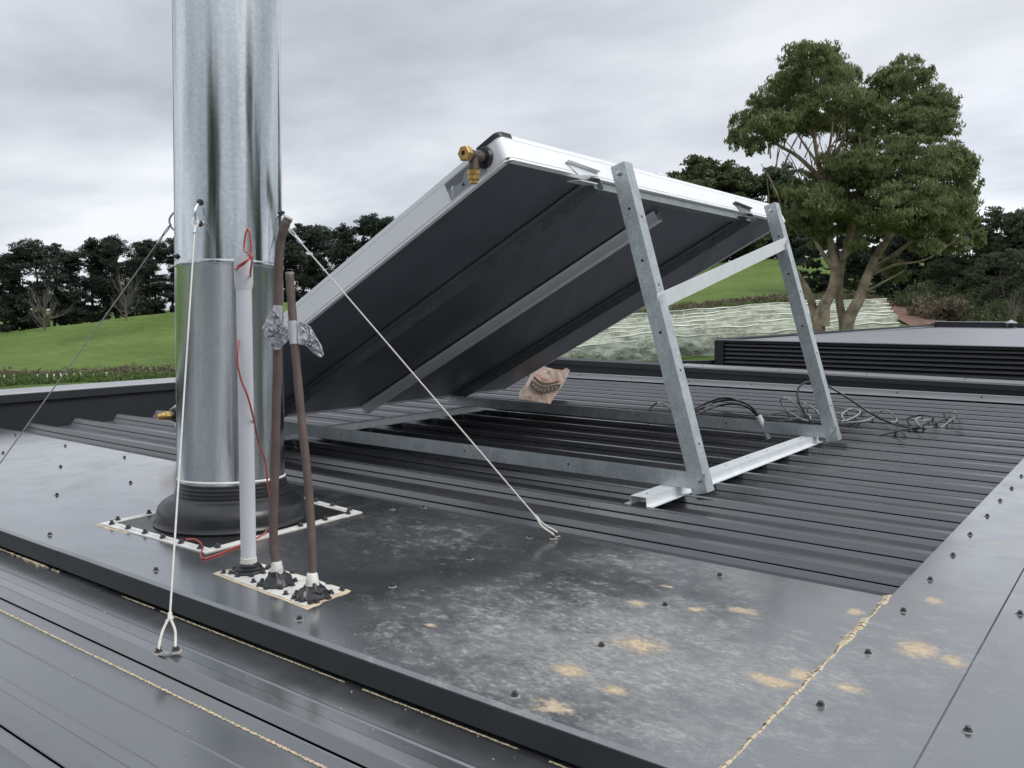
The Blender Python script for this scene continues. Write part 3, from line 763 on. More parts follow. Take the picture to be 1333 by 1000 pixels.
# ------------------------------------------------------------------ the house
house = thing('house', (-2, 2, -3.3), 'low building with dark grey ribbed steel roof on which everything stands', 'building')
def house_parts():
    # walls below the roof
    b = MB(); b.box((-4.90, -7.0, -3.6), (4.8, 6.20, -.24)); part('wall', b, house, plain('wall_cladding', (.05, .052, .056), .6))
    # ribbed upper roof, sheet by sheet (four ribs each)
    pitchr = .2269; y0 = 1.913; zr = -.0295
    prof1 = lambda c: [(a_, z_ + zr) for a_, z_ in raw(c)]
    raw = lambda c: [(c - .0118, .0160), (c - .0108, .0178), (c - .0014, .0322), (c + .0010, .0335), (c + .0212, .0335), (c + .0236, .0322), (c + .0450, .0006),
                     (c + .080, 0), (c + .084, .0016), (c + .088, 0), (c + .128, 0), (c + .132, .0016), (c + .136, 0), (c + pitchr - .0235, .0003), (c + pitchr - .0150, .0120), (c + pitchr - .0128, .0130)]
    k = -1
    while y0 + k * pitchr < 5.95:
        b = MB()
        for j in range(4):
            c = y0 + (k + j) * pitchr
            if c > 5.95: break
            pf = prof1(c)
            pf = [(a, z) for a, z in pf if a < 6.17]
            b.strip(pf, .0014, (-4.47, 0, 0), (-.30, 0, 0), Y, Z)
        b.mi = [0] * len(b.f)
        part('roofing_sheet', b, house, M('roof')); k += 4
    # gutter sole and closing strip at the rib ends
    b = MB(); b.box((-4.81, -1.0, -.24), (-4.40, 6.2, -.20)); part('gutter', b, house, M('parapet'))
    b = MB(); b.box((-4.415, 1.70, -.20), (-4.405, 6.17, -.034)); part('eaves_strip', b, house, M('parapet'))
    b = MB(); b.box((-4.4, 1.60, -.24), (1.5, 6.19, -.045)); part('underlay', b, house, M('black'))
    # wide flat cap flashing with a folded down front
    b = MB(); b.strip([(1.745, .0045), (1.7445, .006), (.934, .006), (.930, .002), (.930, -.037)], .0014, (-4.79, 0, 0), (-2.02, 0, 0), Y, Z)
    cap = part('cap_flashing', b, house, M('cap'))
    b = MB(); b.strip([(1.747, .006), (1.7465, .0075), (.933, .0075), (.9285, .0035), (.9285, -.037)], .0014, (-2.045, 0, 0), (-.395, 0, 0), Y, Z)
    capb = part('cap_flashing', b, house, M('cap'))
    b = MB(); b.box((-4.79, .945, -.05), (-.30, .955, .0)); part('cap_flashing_backing', b, house, M('black'))
    for sheet, x0, x1 in ((cap, -4.79, -2.046), (capb, -2.044, -.2)):
        f = MB(); f.box((x0, .9262, -.0378), (x1, .9285, .002)); part('fascia', f, sheet, M('fascia'))
    # the flashing across the right end: flat leaf, crease, rising leaf
    b = MB(); b.strip([(-.400, .0075), (-.3995, .0105), (-.218, .0108), (-.214, .0135), (-.05, .022), (.42, .040), (.44, .02)][::-1], .0014, (0, -.9, 0), (0, 5.96, 0), X, Z)
    right = part('barge_flashing', b, house, M('cap'))
    # sand along its lapped edge, with crumbs
    sd = MB(); n = 150
    for i in range(n):
        ya = .82 + i * (1.752 - .82) / n; yb = ya + (1.752 - .82) / n + .001
        w = .0038 + .0030 * abs(math.sin(i * .37)) + rnd.uniform(0, .0022) + (.006 if 98 < i < 125 or i > 138 else 0)
        h = .0016 + rnd.uniform(0, .0018); xc = -.4015 + .0012 * math.sin(i * .5)
        sd.add([(xc - w, ya, .0078), (xc + w * .7, ya, .0108), (xc + w * .7, yb, .0108), (xc - w, yb, .0078), (xc, ya, .0105 + h), (xc, yb, .0105 + h)], [(0, 4, 5, 3), (4, 1, 2, 5)])
    for i in range(46):
        q = (on(1058, 882, 2, .008) + np.array([rnd.gauss(0, .008), rnd.gauss(0, .008), 0])) if i < 22 else np.array([-.402 + rnd.gauss(0, .007), rnd.uniform(.9, 1.75), .008])
        s = rnd.uniform(.001, .0032); sd.lathe([(s * .7, 0), (s, s * .6), (s * .5, s * 1.3)], q, seg=5)
    o = part('sand', sd, right, M('sand')); o['kind'] = 'stuff'
    # screws of the flashings
    for x, y in [(4, 590), (20, 567), (85, 581), (79, 608), (74, 645), (65, 697), (162, 596), (170, 629), (203, 744), (390, 808), (511, 765), (551, 662), (612, 729), (690, 701), (511, 664),
                 (937, 751), (866, 790), (783, 843), (670, 908)]:
        p = on(x, y, 2, .007); p[2] = .006 if p[0] < -2.045 else .0075; screw(p, cap if p[0] < -2.045 else capb)
    for x, y in [(1176, 797), (1130, 852), (1068, 920), (1210.8, 756), (1240.5, 724), (1263, 697), (1285, 673), (1302, 653), (1317, 637), (1329.6, 621), (1341, 606), (1352, 593)]:
        p = on(x, y, 2, .0108); p[2] = .0105; screw(p, right)
    for x, y, z in [(1328, 798, .019), (1260, 950, .019)]:
        p = on(x, y, 2, z); p[2] = .0135 + (p[0] + .214) * .052; screw(p, right)
    # lower ribbed roof in front: same profile, larger and smoother
    lp = .240; zl = -.045
    head = lambda c: [(c - .0120, zl + .0158), (c - .0110, zl + .0176), (c - .0016, zl + .0320), (c + .0010, zl + .0335), (c + .0215, zl + .0335), (c + .0245, zl + .0320), (c + .0465, zl + .0004)]
    def lprof(c): return head(c) + [(c + .072, zl), (c + .075, zl + .0016), (c + .078, zl), (c + .143, zl), (c + .146, zl + .0016), (c + .149, zl), (c + lp - .0245, zl + .0002), (c + lp - .0152, zl + .0115), (c + lp - .0130, zl + .0125)]
    k = 0; c0 = .755
    # nearest piece between the fascia and the first rib
    b = MB(); b.strip(head(c0) + [(c0 + .090, zl), (c0 + .094, zl + .0016), (c0 + .098, zl), (.94, zl)], .0014, (-7, 0, 0), (5, 0, 0), Y, Z)
    first = part('lower_roofing_sheet', b, house, M('lroof'))
    c = c0 - lp; n = 0
    while c > -7:
        b = MB()
        for j in range(3):
            if c < -7: break
            b.strip(lprof(c), .0014, (-7, 0, 0), (5, 0, 0), Y, Z)
            c -= lp
        b.mi = [0] * len(b.f); part('lower_roofing_sheet', b, house, M('lroof'))
    b = MB(); b.box((-7, -7.2, -.22), (5, .93, -.062)); part('underlay', b, house, M('black'))
    # grit lying in the lap and at the fascia foot
    g = MB()
    for (yc, zc, w0, x0, x1, n) in ((.7265, zl + .0008, .0021, -3.2, -.5, 900), (.9225, zl + .0008, .0013, -1.75, -.4, 500), (.9225, zl + .0008, .0015, -3.2, -2.1, 200)):
        for i in range(n):
            if yc > .8 and .5 + .5 * math.sin(i * .071 + yc * 90) * math.sin(i * .019) < .12: continue
            xa = x0 + (x1 - x0) * i / n; xb = xa + (x1 - x0) / n * (1.02 if rnd.random() < .93 else .4); w = w0 * rnd.uniform(.35, 1.3); yy = yc + rnd.gauss(0, .0004); h = rnd.uniform(.0003, .0010)
            g.add([(xa, yy - w, zc), (xb, yy - w, zc), (xb, yy + w, zc + .0008), (xa, yy + w, zc + .0008), (xa, yy, zc + h), (xb, yy, zc + h)], [(0, 1, 5, 4), (4, 5, 2, 3), (0, 4, 3), (1, 2, 5)])
    for i in range(70):
        q = on(50, 733, 2, zl) + np.array([rnd.gauss(0, .045), rnd.gauss(0, .006), 0]); q[1] = min(q[1], .922); s = rnd.uniform(.0015, .004)
        g.lathe([(s * .8, 0), (s, s * .4), (s * .4, s * .9)], q, seg=5)
    for i in range(120):
        q = np.array([rnd.uniform(-3.0, -.5), rnd.uniform(.45, .92), zl + .0005]); s = rnd.uniform(.0006, .0018); g.lathe([(s, 0), (s * .7, s * .6)], q, seg=5)
    o = part('grit', g, first, M('sand')); o['kind'] = 'stuff'
    # parapet at the far left and along the back
    xi = -4.80
    b = MB(); b.box((xi - .30, -4.0, -.3), (xi, 6.42, .083)); part('parapet', b, house, M('parapet'))
    b = MB(); b.strip([(xi - .330, .068), (xi - .327, .124), (xi + .014, .130), (xi + .018, .126), (xi + .018, .082)][::-1], -.002, (0, -4.0, 0), (0, 6.44, 0), X, Z); cp = part('coping', b, house, M('coping'))
    b = MB(); b.box((xi + .0195, -4.0, .083), (xi + .0215, 6.2, .122)); part('coping_lip', b, cp, M('parapet'))
    yb = 6.20
    b = MB(); b.box((xi, yb + .02, -.3), (1.6, yb + .22, .082)); part('parapet', b, house, M('parapet'))
    b = MB(); zt0, zt1 = .134, .088
    for x0, x1 in ((xi, -3.07), (-3.069, 1.6)):
        za = zt0 + (zt1 - zt0) * (x0 + 4.8) / 5.2; zb = zt0 + (zt1 - zt0) * (x1 + 4.8) / 5.2
        b.add([(x0, yb, za), (x1, yb, zb), (x1, yb + .24, zb + .003), (x0, yb + .24, za + .003), (x0, yb, za - .042), (x1, yb, zb - .042), (x1, yb + .24, zb - .042), (x0, yb + .24, za - .042)], [(0, 1, 2, 3), (0, 4, 5, 1), (3, 2, 6, 7), (0, 3, 7, 4), (1, 5, 6, 2), (4, 7, 6, 5)])
    cb = part('coping', b, house, M('parapet'))
    b = MB(); xa, xb = -3.10, 1.6; za = zt0 + (zt1 - zt0) * (xa + 4.8) / 5.2; zb = zt0 + (zt1 - zt0) * (xb + 4.8) / 5.2
    b.add([(xa, yb - .002, za + .002), (xb, yb - .002, zb + .002), (xb, yb + .23, zb + .006), (xa, yb + .23, za + .006), (xa, yb - .002, za - .010), (xb, yb - .002, zb - .010)], [(0, 1, 2, 3), (0, 4, 5, 1)]); part('coping_cover', b, cb, M('coping'))
    # apron flashing on the rib crests at the back
    b = MB(); b.strip([(5.94, .001), (5.942, .007), (6.20, .016), (6.206, .022)], .002, (-4.5, 0, 0), (.4, 0, 0), Y, Z); ap = part('apron_flashing', b, house, M('coping'))
    for i in range(9): screw((-3.9 + i * .5, 6.06, .0125), ap, DSCREW)
    for i in range(7): screw((-2.9 + i * .62, 6.3, .119 - .00885 * (i * .62)), cb, DSCREW)
house_parts()
# ------------------------------------------------------------------ louvred annex behind
def annex():
    an = thing('annex_building', (-1, 10, -3.3), 'second flat-roofed block behind with dark louvred wall and grey metal roof', 'building')
    b = MB(); b.box((-3.06, 7.03, -3.6), (3.0, 15.6, .05)); part('wall', b, an, M('parapet'))
    # louvre frame and blades
    zt = .300; zb = .060; yf = 7.0; b = MB()
    b.box((-3.10, yf - .03, zb - .05), (-3.02, yf + .03, zt)); b.box((-3.02, yf - .02, zt - .022), (3.0, yf + .03, zt)); b.box((-3.02, yf - .02, zb - .05), (3.0, yf + .03, zb)); part('louvre_frame', b, an, M('parapet'))
    b = MB(); b.box((-3.02, yf + .022, zb), (3.0, yf + .028, zt - .022)); part('louvre_backing', b, an, M('black'))
    lm = plain('louvre_steel', (.060, .061, .068), .4, var=.1); pitchl = (zt - .022 - zb) / 6
    for i in range(6):
        z = zb + i * pitchl; b = MB()
        b.strip([(yf + .018, z + pitchl * .98), (yf - .012, z + pitchl * .62), (yf - .014, z + pitchl * .30), (yf + .0, z + pitchl * .22)], -.002, (-3.018, 0, 0), (3.0, 0, 0), Y, Z)
        part('louvre_blade', b, an, lm)
    # top trim + roof
    b = MB(); b.box((-3.10, yf - .035, zt), (3.0, yf + .05, zt + .006)); part('trim', b, an, M('coping'))
    rm = plain('flat_roof_steel', (.25, .253, .27), .4, var=.06, scale=1.5)
    b = MB(); b.add([(-3.0, yf + .05, zt - .012), (3.0, yf + .05, zt - .012), (3.0, 15.5, zt - .03), (-3.0, 15.5, zt - .03)], [(0, 1, 2, 3)]); part('roof', b, an, rm)
    b = MB(); b.box((-3.12, yf + .052, .05), (-3.02, 15.5, zt + .012)); part('parapet', b, an, M('parapet'))
    b = MB(); b.box((-3.01, yf + .06, zt - .02), (-2.95, 15.4, zt - .006)); part('flashing', b, an, M('coping'))
    b = MB(); b.box((-3.1, 15.5, .0), (3.0, 15.6, zt + .03)); part('parapet', b, an, M('parapet'))
    b = MB(); b.box((-2.95, 15.02, zt - .02), (-1.95, 15.3, zt + .06)); tb = part('roof_box', b, an, M('parapet'))
    b = MB(); b.box((-2.97, 15.0, zt + .061), (-1.93, 15.32, zt + .068)); part('box_lid', b, tb, M('coping'))
    # low dark upstand between the two roofs
    b = MB(); b.add([(-4.3, 6.55, .02), (-3.12, 6.9, .02), (-3.12, 7.02, .02), (-4.3, 6.67, .02), (-4.3, 6.55, .075), (-3.12, 6.9, .125), (-3.12, 7.02, .125), (-4.3, 6.67, .075)], [(0, 1, 5, 4), (4, 5, 6, 7), (2, 3, 7, 6), (0, 4, 7, 3), (1, 2, 6, 5)]); part('upstand', b, an, M('parapet'))
    p = on(1316, 427, 2, zt - .02)
    v = thing('roof_vent', p, 'small mushroom roof vent with pale conical hat on the far flat roof', 'roof vent')
    b = MB(); b.lathe([(.085, 0), (.06, .015), (.035, .03), (.034, .075)], p, seg=14); part('base', b, v, M('blackpl'), True)
    b = MB(); b.lathe([(.088, .070), (.090, .078), (.045, .100), (.012, .118), (.001, .128)], p, seg=16); part('hat', b, v, M('coping'), True)
annex()
# ------------------------------------------------------------------ flue
def at_depth(x, y, D):
    d = ray(x, y); return CAM + d * (D / (d @ FV))
FB = at_depth(302, 632, 2.315); FT = at_depth(296.3, 0, 2.281)
FAX = (FT - FB) / np.linalg.norm(FT - FB); FR = .1372
FB0 = FB - FAX * .06; 
def flue_pt(y_pix):   # centre of the flue at picture height
    best = min((abs((lambda q: CY - FPX * ((q - CAM) @ UV) / ((q - CAM) @ FV))(FB + FAX * t) - y_pix), t) for t in np.linspace(0, 1.6, 800)); return FB + FAX * best[1]
def flue():
    root = thing('metal_flue', FB0, 'large shiny galvanised flue pipe rising through the top of the picture', 'flue')
    J = flue_pt(347); h = (J - FB0) @ FAX
    b = MB(); prof = [(FR, 0), (FR, h - .012), (FR + .0012, h - .008), (FR + .0030, h - .002), (FR + .0012, h + .004)]; b.lathe(prof, FB0, FAX, 96); part('lower_pipe', b, root, M('flue'), True)
    b = MB(); b.lathe([(FR - .0008, h + .002), (FR - .0008, 3.4), (FR - .01, 3.41)], FB0, FAX, 96); part('upper_pipe', b, root, M('flue'), True)
    # lock seam down the left
    ax = Vector(FAX)
    side = -RT - FW * .35; side = side - FAX * (side @ FAX); side /= np.linalg.norm(side)
    b = MB(); b.tube([FB0 + side * FR + FAX * .07, FB0 + side * FR + FAX * 3.4], .0016, 5); part('lock_seam', b, root, M('flue'), True)
    # white sealant ring where the pipe enters its boot
    b = MB(); pr = []
    for t in range(72):
        a = 2 * math.pi * t / 72
    b.lathe([(FR - .001, .0825), (FR + .0030, .0828), (FR + .0032, .0850), (FR + .0015, .0872), (FR - .001, .088)], FB0, FAX, 60); part('sealant_bead', b, root, M('sealant'), True)
    # dark pop rivets beside the joint
    for x, y in ((246, 339), (341, 342), (290, 341)):
        if x == 290: continue
        c = flue_pt(y); u = (x - 299) / 66.5 * FR; vx = RT * u - FW * math.sqrt(FR ** 2 - u ** 2); vx = vx - FAX * (vx @ FAX)
        screw(c + vx, root, DSCREW, vx, 1.1, 'rivet')
    return root
FLUE = flue()
def eye(x, y, root, dy):
    pass
def surf(x, y):
    c = flue_pt(y); u = np.clip((x - 298.5) / 66.5, -1, 1) * FR; v = RT * u - FW * math.sqrt(max(0, FR ** 2 - u ** 2)); return c + v, v / np.linalg.norm(v)
def boot():
    base = np.array([-1.972, 1.370, 0]); zc = .0065
    root = thing('flue_boot', (base[0], base[1], zc), 'black rubber flashing boot round the foot of the flue with white sealant border', 'flashing boot')
    cor = [(-2.190, 1.108), (-1.738, 1.118), (-1.745, 1.600), (-2.215, 1.640)]
    def ring(o, w, z0, z1, mat, name, jit=0):
        b = MB(); c0 = np.array(base[:2])
        for i in range(4):
            a = np.array(cor[i]); c = np.array(cor[(i + 1) % 4]); n = 14
            da = (a - c0) / np.linalg.norm(a - c0); dc = (c - c0) / np.linalg.norm(c - c0)
            for k in range(n):
                t0, t1 = k / n, (k + 1) / n
                def e(t, off):
                    g = random.Random(int(i * 1000 + round(t * n) + (0 if t < 1 else 1000 - n))) if jit else None
                    jj = (g.uniform(-jit, jit) if jit else 0)
                    return (a + da * (off + jj)) * (1 - t) + (c + dc * (off + jj)) * t
                p = [e(t0, o), e(t1, o), e(t1, o - w), e(t0, o - w)]
                b.add([(*p[0], z0), (*p[1], z0), (*p[2], z0), (*p[3], z0), (*p[0], z1), (*p[1], z1), (*p[2], z1), (*p[3], z1)], [(4, 5, 6, 7), (0, 1, 5, 4), (3, 7, 6, 2)])
        return part(name, b, root, mat)
    ring(.020, .05, zc, zc + .0012, M('sealdirt'), 'dirty_sealant', .006)
    ring(.008, .040, zc, zc + .0045, M('sealant'), 'sealant', .002)
    st = ring(-.010, .012, zc, zc + .0058, M('strip'), 'clamping_strip')
    b = MB(); c0 = base[:2]
    inn = [np.array(q) + (c0 - np.array(q)) / np.linalg.norm(c0 - np.array(q)) * .03 for q in cor]
    b.add([(*q, zc + .003) for q in inn], [(0, 1, 2, 3)]); part('rubber_flange', b, root, M('rubber'))
    # cone: bell, shoulder, stepped collar
    b = MB(); O = np.array([FB0[0] + .003, FB0[1], zc]); ax = FAX
    b.lathe([(.199, .000), (.201, .004), (.196, .009), (.1945, .018), (.192, .034), (.187, .047), (.179, .056), (.170, .0605), (.1675, .063), (.160, .067), (.153, .070), (.149, .0725), (.1465, .075),
             (.1470, .082), (.1435, .084), (.1440, .091), (.1410, .093), (.1415, .101), (.1395, .103), (.1395, .110), (.137, .111)], O, (ax + Z * 2) / 3, 72)
    part('rubber_cone', b, root, M('rubber'), True)
    for i in range(4):
        a = np.array(inn[i]) * .35 + np.array(cor[i]) * .65; c = np.array(inn[(i + 1) % 4]) * .35 + np.array(cor[(i + 1) % 4]) * .65
        for t in np.linspace(.06, .94, 6): q = a * (1 - t) + c * t; screw((q[0], q[1], zc + .006), root, DSCREW, s=1.15)
boot()
# ------------------------------------------------------------------ stays
def stay(p_eye, n_eye, p_end, label, mat, ends, sag=.0, r=.0019, anchor=None):
    root = thing('guy_wire', p_end, label, 'stay wire', 'stay wires holding the flue')
    # bracket: bent strip with two dark bolts
    b = MB(); t = np.cross(Z, n_eye); t /= np.linalg.norm(t)
    e0 = p_eye + n_eye * .002; hook = p_eye + n_eye * .022 - Z * .028
    b.tube(smooth_path([e0 + Z * .010, e0 + n_eye * .010 + Z * .004, e0 + n_eye * .022 - Z * .012, hook, e0 + n_eye * .012 - Z * .040, e0 - Z * .044], 5), .0028, 7); part('bracket', b, root, M('steel'), True)
    screw(p_eye + Z * .012, root, DSCREW, n_eye, 1.2, 'bolt'); screw(p_eye - Z * .042, root, DSCREW, n_eye, 1.2, 'bolt')
    d = p_end - hook; L = np.linalg.norm(d); d /= L
    s = np.cross(d, Z); s /= np.linalg.norm(s)
    # upper eye, crimp
    b = MB(); b.tube(smooth_path([hook + d * .045, hook + d * .020 + s * .008, hook + s * .003, hook - d * .002, hook - s * .003, hook + d * .020 - s * .008, hook + d * .045], 5), r * .95, 6); part('wire_eye', b, root, mat, True)
    b = MB(); b.tube([hook + d * .040, hook + d * .060], r * 2.3, 8); part('crimp', b, root, M('steel'), True)
    lo = p_end - d * .062
    n = 14; pts = [hook + (lo - hook) * k / n + d * .03 * (1 - k / n) - Z * sag * math.sin(math.pi * k / n) for k in range(n + 1)]
    b = MB(); b.tube(pts, r, 7); part('wire', b, root, mat, True)
    if ends:
        b = MB(); e1 = p_end + s * .013 + Z * .006; e2 = p_end - s * .013 + Z * .006
        b.tube(smooth_path([lo - d * .006, lo + d * .020 + s * .010, e1 + Z * .008, e1], 5), r * 1.25, 6); b.tube(smooth_path([lo - d * .004, lo + d * .022 - s * .010, e2 + Z * .008, e2], 5), r * 1.25, 6); part('wire_eye', b, root, mat, True)
        b = MB(); b.tube([lo - d * .012, lo + d * .002], r * 2.0, 8); b.tube([lo - d * .003 - s * .006, lo + d * .004 + s * .006], r * 1.4, 6); part('knot', b, root, mat, True)
        b = MB(); u = s.copy(); u[2] = 0; u /= np.linalg.norm(u); w = np.cross(Z, u)
        b.prism([(-.004, 0), (.004, 0), (.004, .0022), (-.004, .0022)], p_end - u * .020, p_end + u * .020, w, Z); part('anchor_plate', b, root, M('galv'))
        screw(p_end + u * .0135 + Z * .0022, root, SCREW, s=1.15, name='bolt'); screw(p_end - u * .0135 + Z * .0022, root, SCREW, s=1.15, name='bolt')
    return root
pe, ne = surf(284, 277); e1 = on(218, 851, 2, -.009)
stay(pe, ne, e1, 'pale stay wire crossing in front of the flue down to the lower roof rib', M('rope'), True)
pe, ne = surf(366, 283); ne = RT * .9 - FW * .1; e2 = on(722, 701, 2, .008); stay(pe, ne, e2, 'white stay wire running right from the flue to the edge of the cap flashing', M('rope'), True, r=.0019)
pe, ne = surf(232, 279); ne = -RT * .95 - FW * .1; e3 = on(-52, 676, 2, .008); stay(pe, ne, e3, 'dull grey stay wire running left from the flue out of the picture', M('wire'), True, r=.0017)
# ------------------------------------------------------------------ the three small pipes
PZ = .0077
pb = [on(324, 746, 2, PZ), on(361, 762, 2, PZ), on(407, 778, 2, PZ)]
def dep(p): return (p - CAM) @ FV
def pipes():
    # plate of sealant under the three boots
    root = thing('pipe_boot_pad', (pb[1][0], pb[1][1], PZ), 'white and tan sealant pad with dark screws under the three small pipes', 'sealant pad')
    cor = [on(280, 748, 2, PZ), on(398, 793, 2, PZ), on(457, 770, 2, PZ), on(335, 733, 2, PZ)]
    c0 = sum(cor) / 4
    def pad(sc, z0, z1, mat, name, jit):
        g = random.Random(5); b = MB(); top = []
        for i in range(4):
            for k in range(8):
                q = cor[i] * (1 - k / 8) + cor[(i + 1) % 4] * (k / 8); q = c0 + (q - c0) * (sc + g.uniform(-jit, jit)); top.append(q)
        n = len(top); vs = [(q[0], q[1], z) for z in (z0, z1) for q in top] + [(c0[0], c0[1], z1)]
        b.add(vs, [(i, (i + 1) % n, n + (i + 1) % n, n + i) for i in range(n)] + [(n + i, n + (i + 1) % n, 2 * n) for i in range(n)]); part(name, b, root, mat)
    pad(1.03, PZ, PZ + .0016, M('sealdirt'), 'dirty_sealant', .03); pad(.92, PZ + .0014, PZ + .0034, M('sealant'), 'sealant', .012)
    names = ['leftmost small black rubber boot round the white pipe', 'middle small black rubber boot round the taller lagged pipe', 'rightmost small black rubber boot round the shorter lagged pipe']
    for i, p in enumerate(pb):
        q = p + Z * .003 ; o = thing('pipe_boot', q, names[i], 'pipe boot', 'small rubber boots of the three pipes')
        b = MB()
        R = .033 if i == 0 else .032; seg = 28
        pr = [(R, 0), (R * 1.02, .003), (R * .93, .006), (R * .86, .006), (R * .84, .010), (R * .68, .012), (R * .66, .017), (R * .60, .018), (.0180, .021)] if i == 0 else [(R, 0), (R * 1.02, .003), (R * .92, .006), (R * .82, .009), (R * .78, .014), (R * .60, .018), (R * .46, .023), (.0115, .028)]
        o0 = len(b.v); b.lathe(pr, q, seg=seg)
        g = random.Random(i)
        if i: b.v = [(x + .003 * math.sin(x * 190 + z * 160), y + .003 * math.cos(y * 170 + z * 120), z + .002 * math.sin(x * 260 + y * 210) if z > q[2] + .004 else z) for x, y, z in b.v]
        part('cone', b, o, M('rubber'), True)
        b = MB(); top = q + Z * (.021 if i == 0 else .027); hgt = .010 if i == 0 else .018; r0 = .0178 if i == 0 else .0128; r1 = .0163 if i == 0 else .0094
        b.lathe([(r0 + .001, -.004), (r0, .002), (r1 + .001, hgt), (r1 - .001, hgt + .002)], top, seg=16); part('sealant_collar', b, o, M('sealant'), True)
        for k in range(8):
            a = k * math.pi / 4 + .3; s = screw(q + np.array([math.cos(a) * (R + .0045), math.sin(a) * (R + .0045), .0]), o, DSCREW, s=.92)
    for x, y in ((291, 748), (330, 760), (345, 765), (372, 776), (388, 784), (404, 787), (445, 770), (428, 762), (381, 748), (350, 741)):
        p = on(x, y, 2, PZ); screw(p + Z * .003, root, DSCREW, s=.95)
    # pvc
    o = thing('pvc_pipe', pb[0], 'straight white plastic pipe with a wider socket at its top, before the flue', 'pipe')
    D = dep(pb[0]); top = at_depth(317, 335, D * .985); ax = (top - pb[0]) / np.linalg.norm(top - pb[0]); Lp = np.linalg.norm(top - pb[0]); r = .0160; base = pb[0] + Z * .02
    # the socket's shoulder sits about a tenth from the top
    hs = Lp - .02 - .058
    b = MB(); b.lathe([(r, 0), (r, hs)], base, ax, 28); part('pipe', b, o, M('pvc'), True)
    b = MB(); b.lathe([(r, hs - .012), (r + .0032, hs + .002), (r + .0034, Lp - .02), (r + .001, Lp - .02), (r + .001, Lp - .035)], base, ax, 28); part('socket', b, o, M('pvc'), True)
    # lagged pipes
    D1 = dep(pb[1]); D2 = dep(pb[2])
    P1 = smooth_path([pb[1] + Z * .03, at_depth(356, 700, D1), at_depth(358, 600, D1), at_depth(361, 470, D1 * .995), at_depth(362, 380, D1 * .99), at_depth(364, 325, D1 * .985), at_depth(370, 296, D1 * .98), at_depth(375, 285, D1 * .98)], 6)
    P2 = smooth_path([pb[2] + Z * .03, at_depth(406.5, 720, D2), at_depth(402, 640, D2), at_depth(391, 530, D2), at_depth(383, 440, D2), at_depth(378.5, 380, D2), at_depth(377, 357, D2)], 6)
    res = []
    for nm, P, r, lab in (('a', P1, .0092, 'tall brown lagged pipe bent outward at its top'), ('b', P2, .0083, 'shorter brown lagged pipe leaning left, right of the tall one')):
        o = thing('lagged_pipe', P[0], lab, 'pipe', 'brown lagged copper pipes'); b = MB(); b.tube(P, [r * (1 + .05 * math.sin(i * 1.7)) for i in range(len(P))], 14); part('lagging', b, o, M('lag'), True)
        d = P[-1] - P[-2]; d /= np.linalg.norm(d); b = MB(); b.tube([P[-1] - d * .004, P[-1] + d * .004], r * .96, 12); part('open_end', b, o, M('sealant' if nm == 'a' else 'washer'), True); res.append(o)
    # duct tape: crumpled ball on the tall pipe, flag on the short one
    def sleeve(root_, pa, pc, r): b = MB(); b.tube([pa, pc], r, 14); part('tape_wrap', b, root_, M('tape'), True)
    q0, q1 = at_depth(361.5, 398, D1 * .99), at_depth(360.5, 452, D1 * .99); sleeve(res[0], q0, q1, .0103)
    q2, q3 = at_depth(380.5, 418, D2), at_depth(383.5, 448, D2); sleeve(res[1], q2, q3, .0094)
    def crumple(outline, D, name, root_, seed, amp, px_n=15):
        g = np.random.RandomState(seed); outline = np.array(outline, float); c = outline.mean(0); n = len(outline); R = 6; v = []; f = []
        for j in range(R + 1):
            t = j / R
            for k in range(n):
                p = c + (outline[k] - c) * t; q = at_depth(p[0] + g.normal() * 1.0 * (t < 1), p[1] + g.normal() * 1.0 * (t < 1), D + g.normal() * amp - amp * 2.2 * (1 - t)); v.append(q)
        for j in range(R):
            for k in range(n): f.append((j * n + k, j * n + (k + 1) % n, (j + 1) * n + (k + 1) % n, (j + 1) * n + k))
        m = len(v); v2 = [q + FW * .004 for q in v]; f2 = [tuple(i + m for i in q[::-1]) for q in f]
        f3 = [(R * n + k, R * n + (k + 1) % n, m + R * n + (k + 1) % n, m + R * n + k) for k in range(n)]
        b = MB(); b.add(v + v2, f + f2 + f3); part(name, b, root_, M('tape'))
    def dens(o): 
        out = []
        for i in range(len(o)):
            a = np.array(o[i], float); c = np.array(o[(i + 1) % len(o)], float); out += [a, (a * 2 + c) / 3, (a + 2 * c) / 3]
        return out
    crumple(dens([(358, 397), (348, 412), (341, 428), (346, 440), (352, 449), (358, 456), (364, 455), (371, 447), (376, 436), (374, 425), (366, 420), (362, 408)]), D1 * .975, 'tape_ball', res[0], 2, .0026)
    crumple(dens([(388, 418), (396, 421), (404, 426), (410, 437), (418, 450), (421, 462), (417, 466), (408, 460), (399, 451), (388, 448)]), D2 * .995, 'tape_flag', res[1], 3, .0028)
    # red cable
    w = thing('red_wire', on(265, 727, 2, PZ), 'thin red cable looped over the white pipe and lying on the boot', 'cable')
    Dp = D * .97; R3 = lambda x, y, k=.97: at_depth(x, y, D * k)
    pts = [on(242, 702, 2, .018), on(256, 703, 2, .016), on(264, 712, 2, .012), on(261, 722, 2, .011), on(266, 727, 2, .011), on(283, 722, 2, .011), on(305, 713, 2, .011), on(330, 703, 2, .013), on(348, 691, 2, .02),
           at_depth(353, 682, 2.10), at_depth(352, 655, 2.08), at_depth(349, 635, 2.03), at_depth(345, 600, 1.98), at_depth(336, 575, 1.92), R3(330, 545, .985), R3(322, 515), R3(314, 495), R3(309, 472), R3(309.5, 455), R3(312, 430, 1.0), R3(318, 400, 1.04), R3(326, 372, 1.02), R3(326, 355), R3(328, 338, .96), R3(324, 330, .96), R3(318, 326, .97), R3(319, 308), R3(323, 298), R3(326, 310), R3(326, 332), R3(318, 343, .96), R3(308, 350, .965), R3(306, 351, 1.0)]
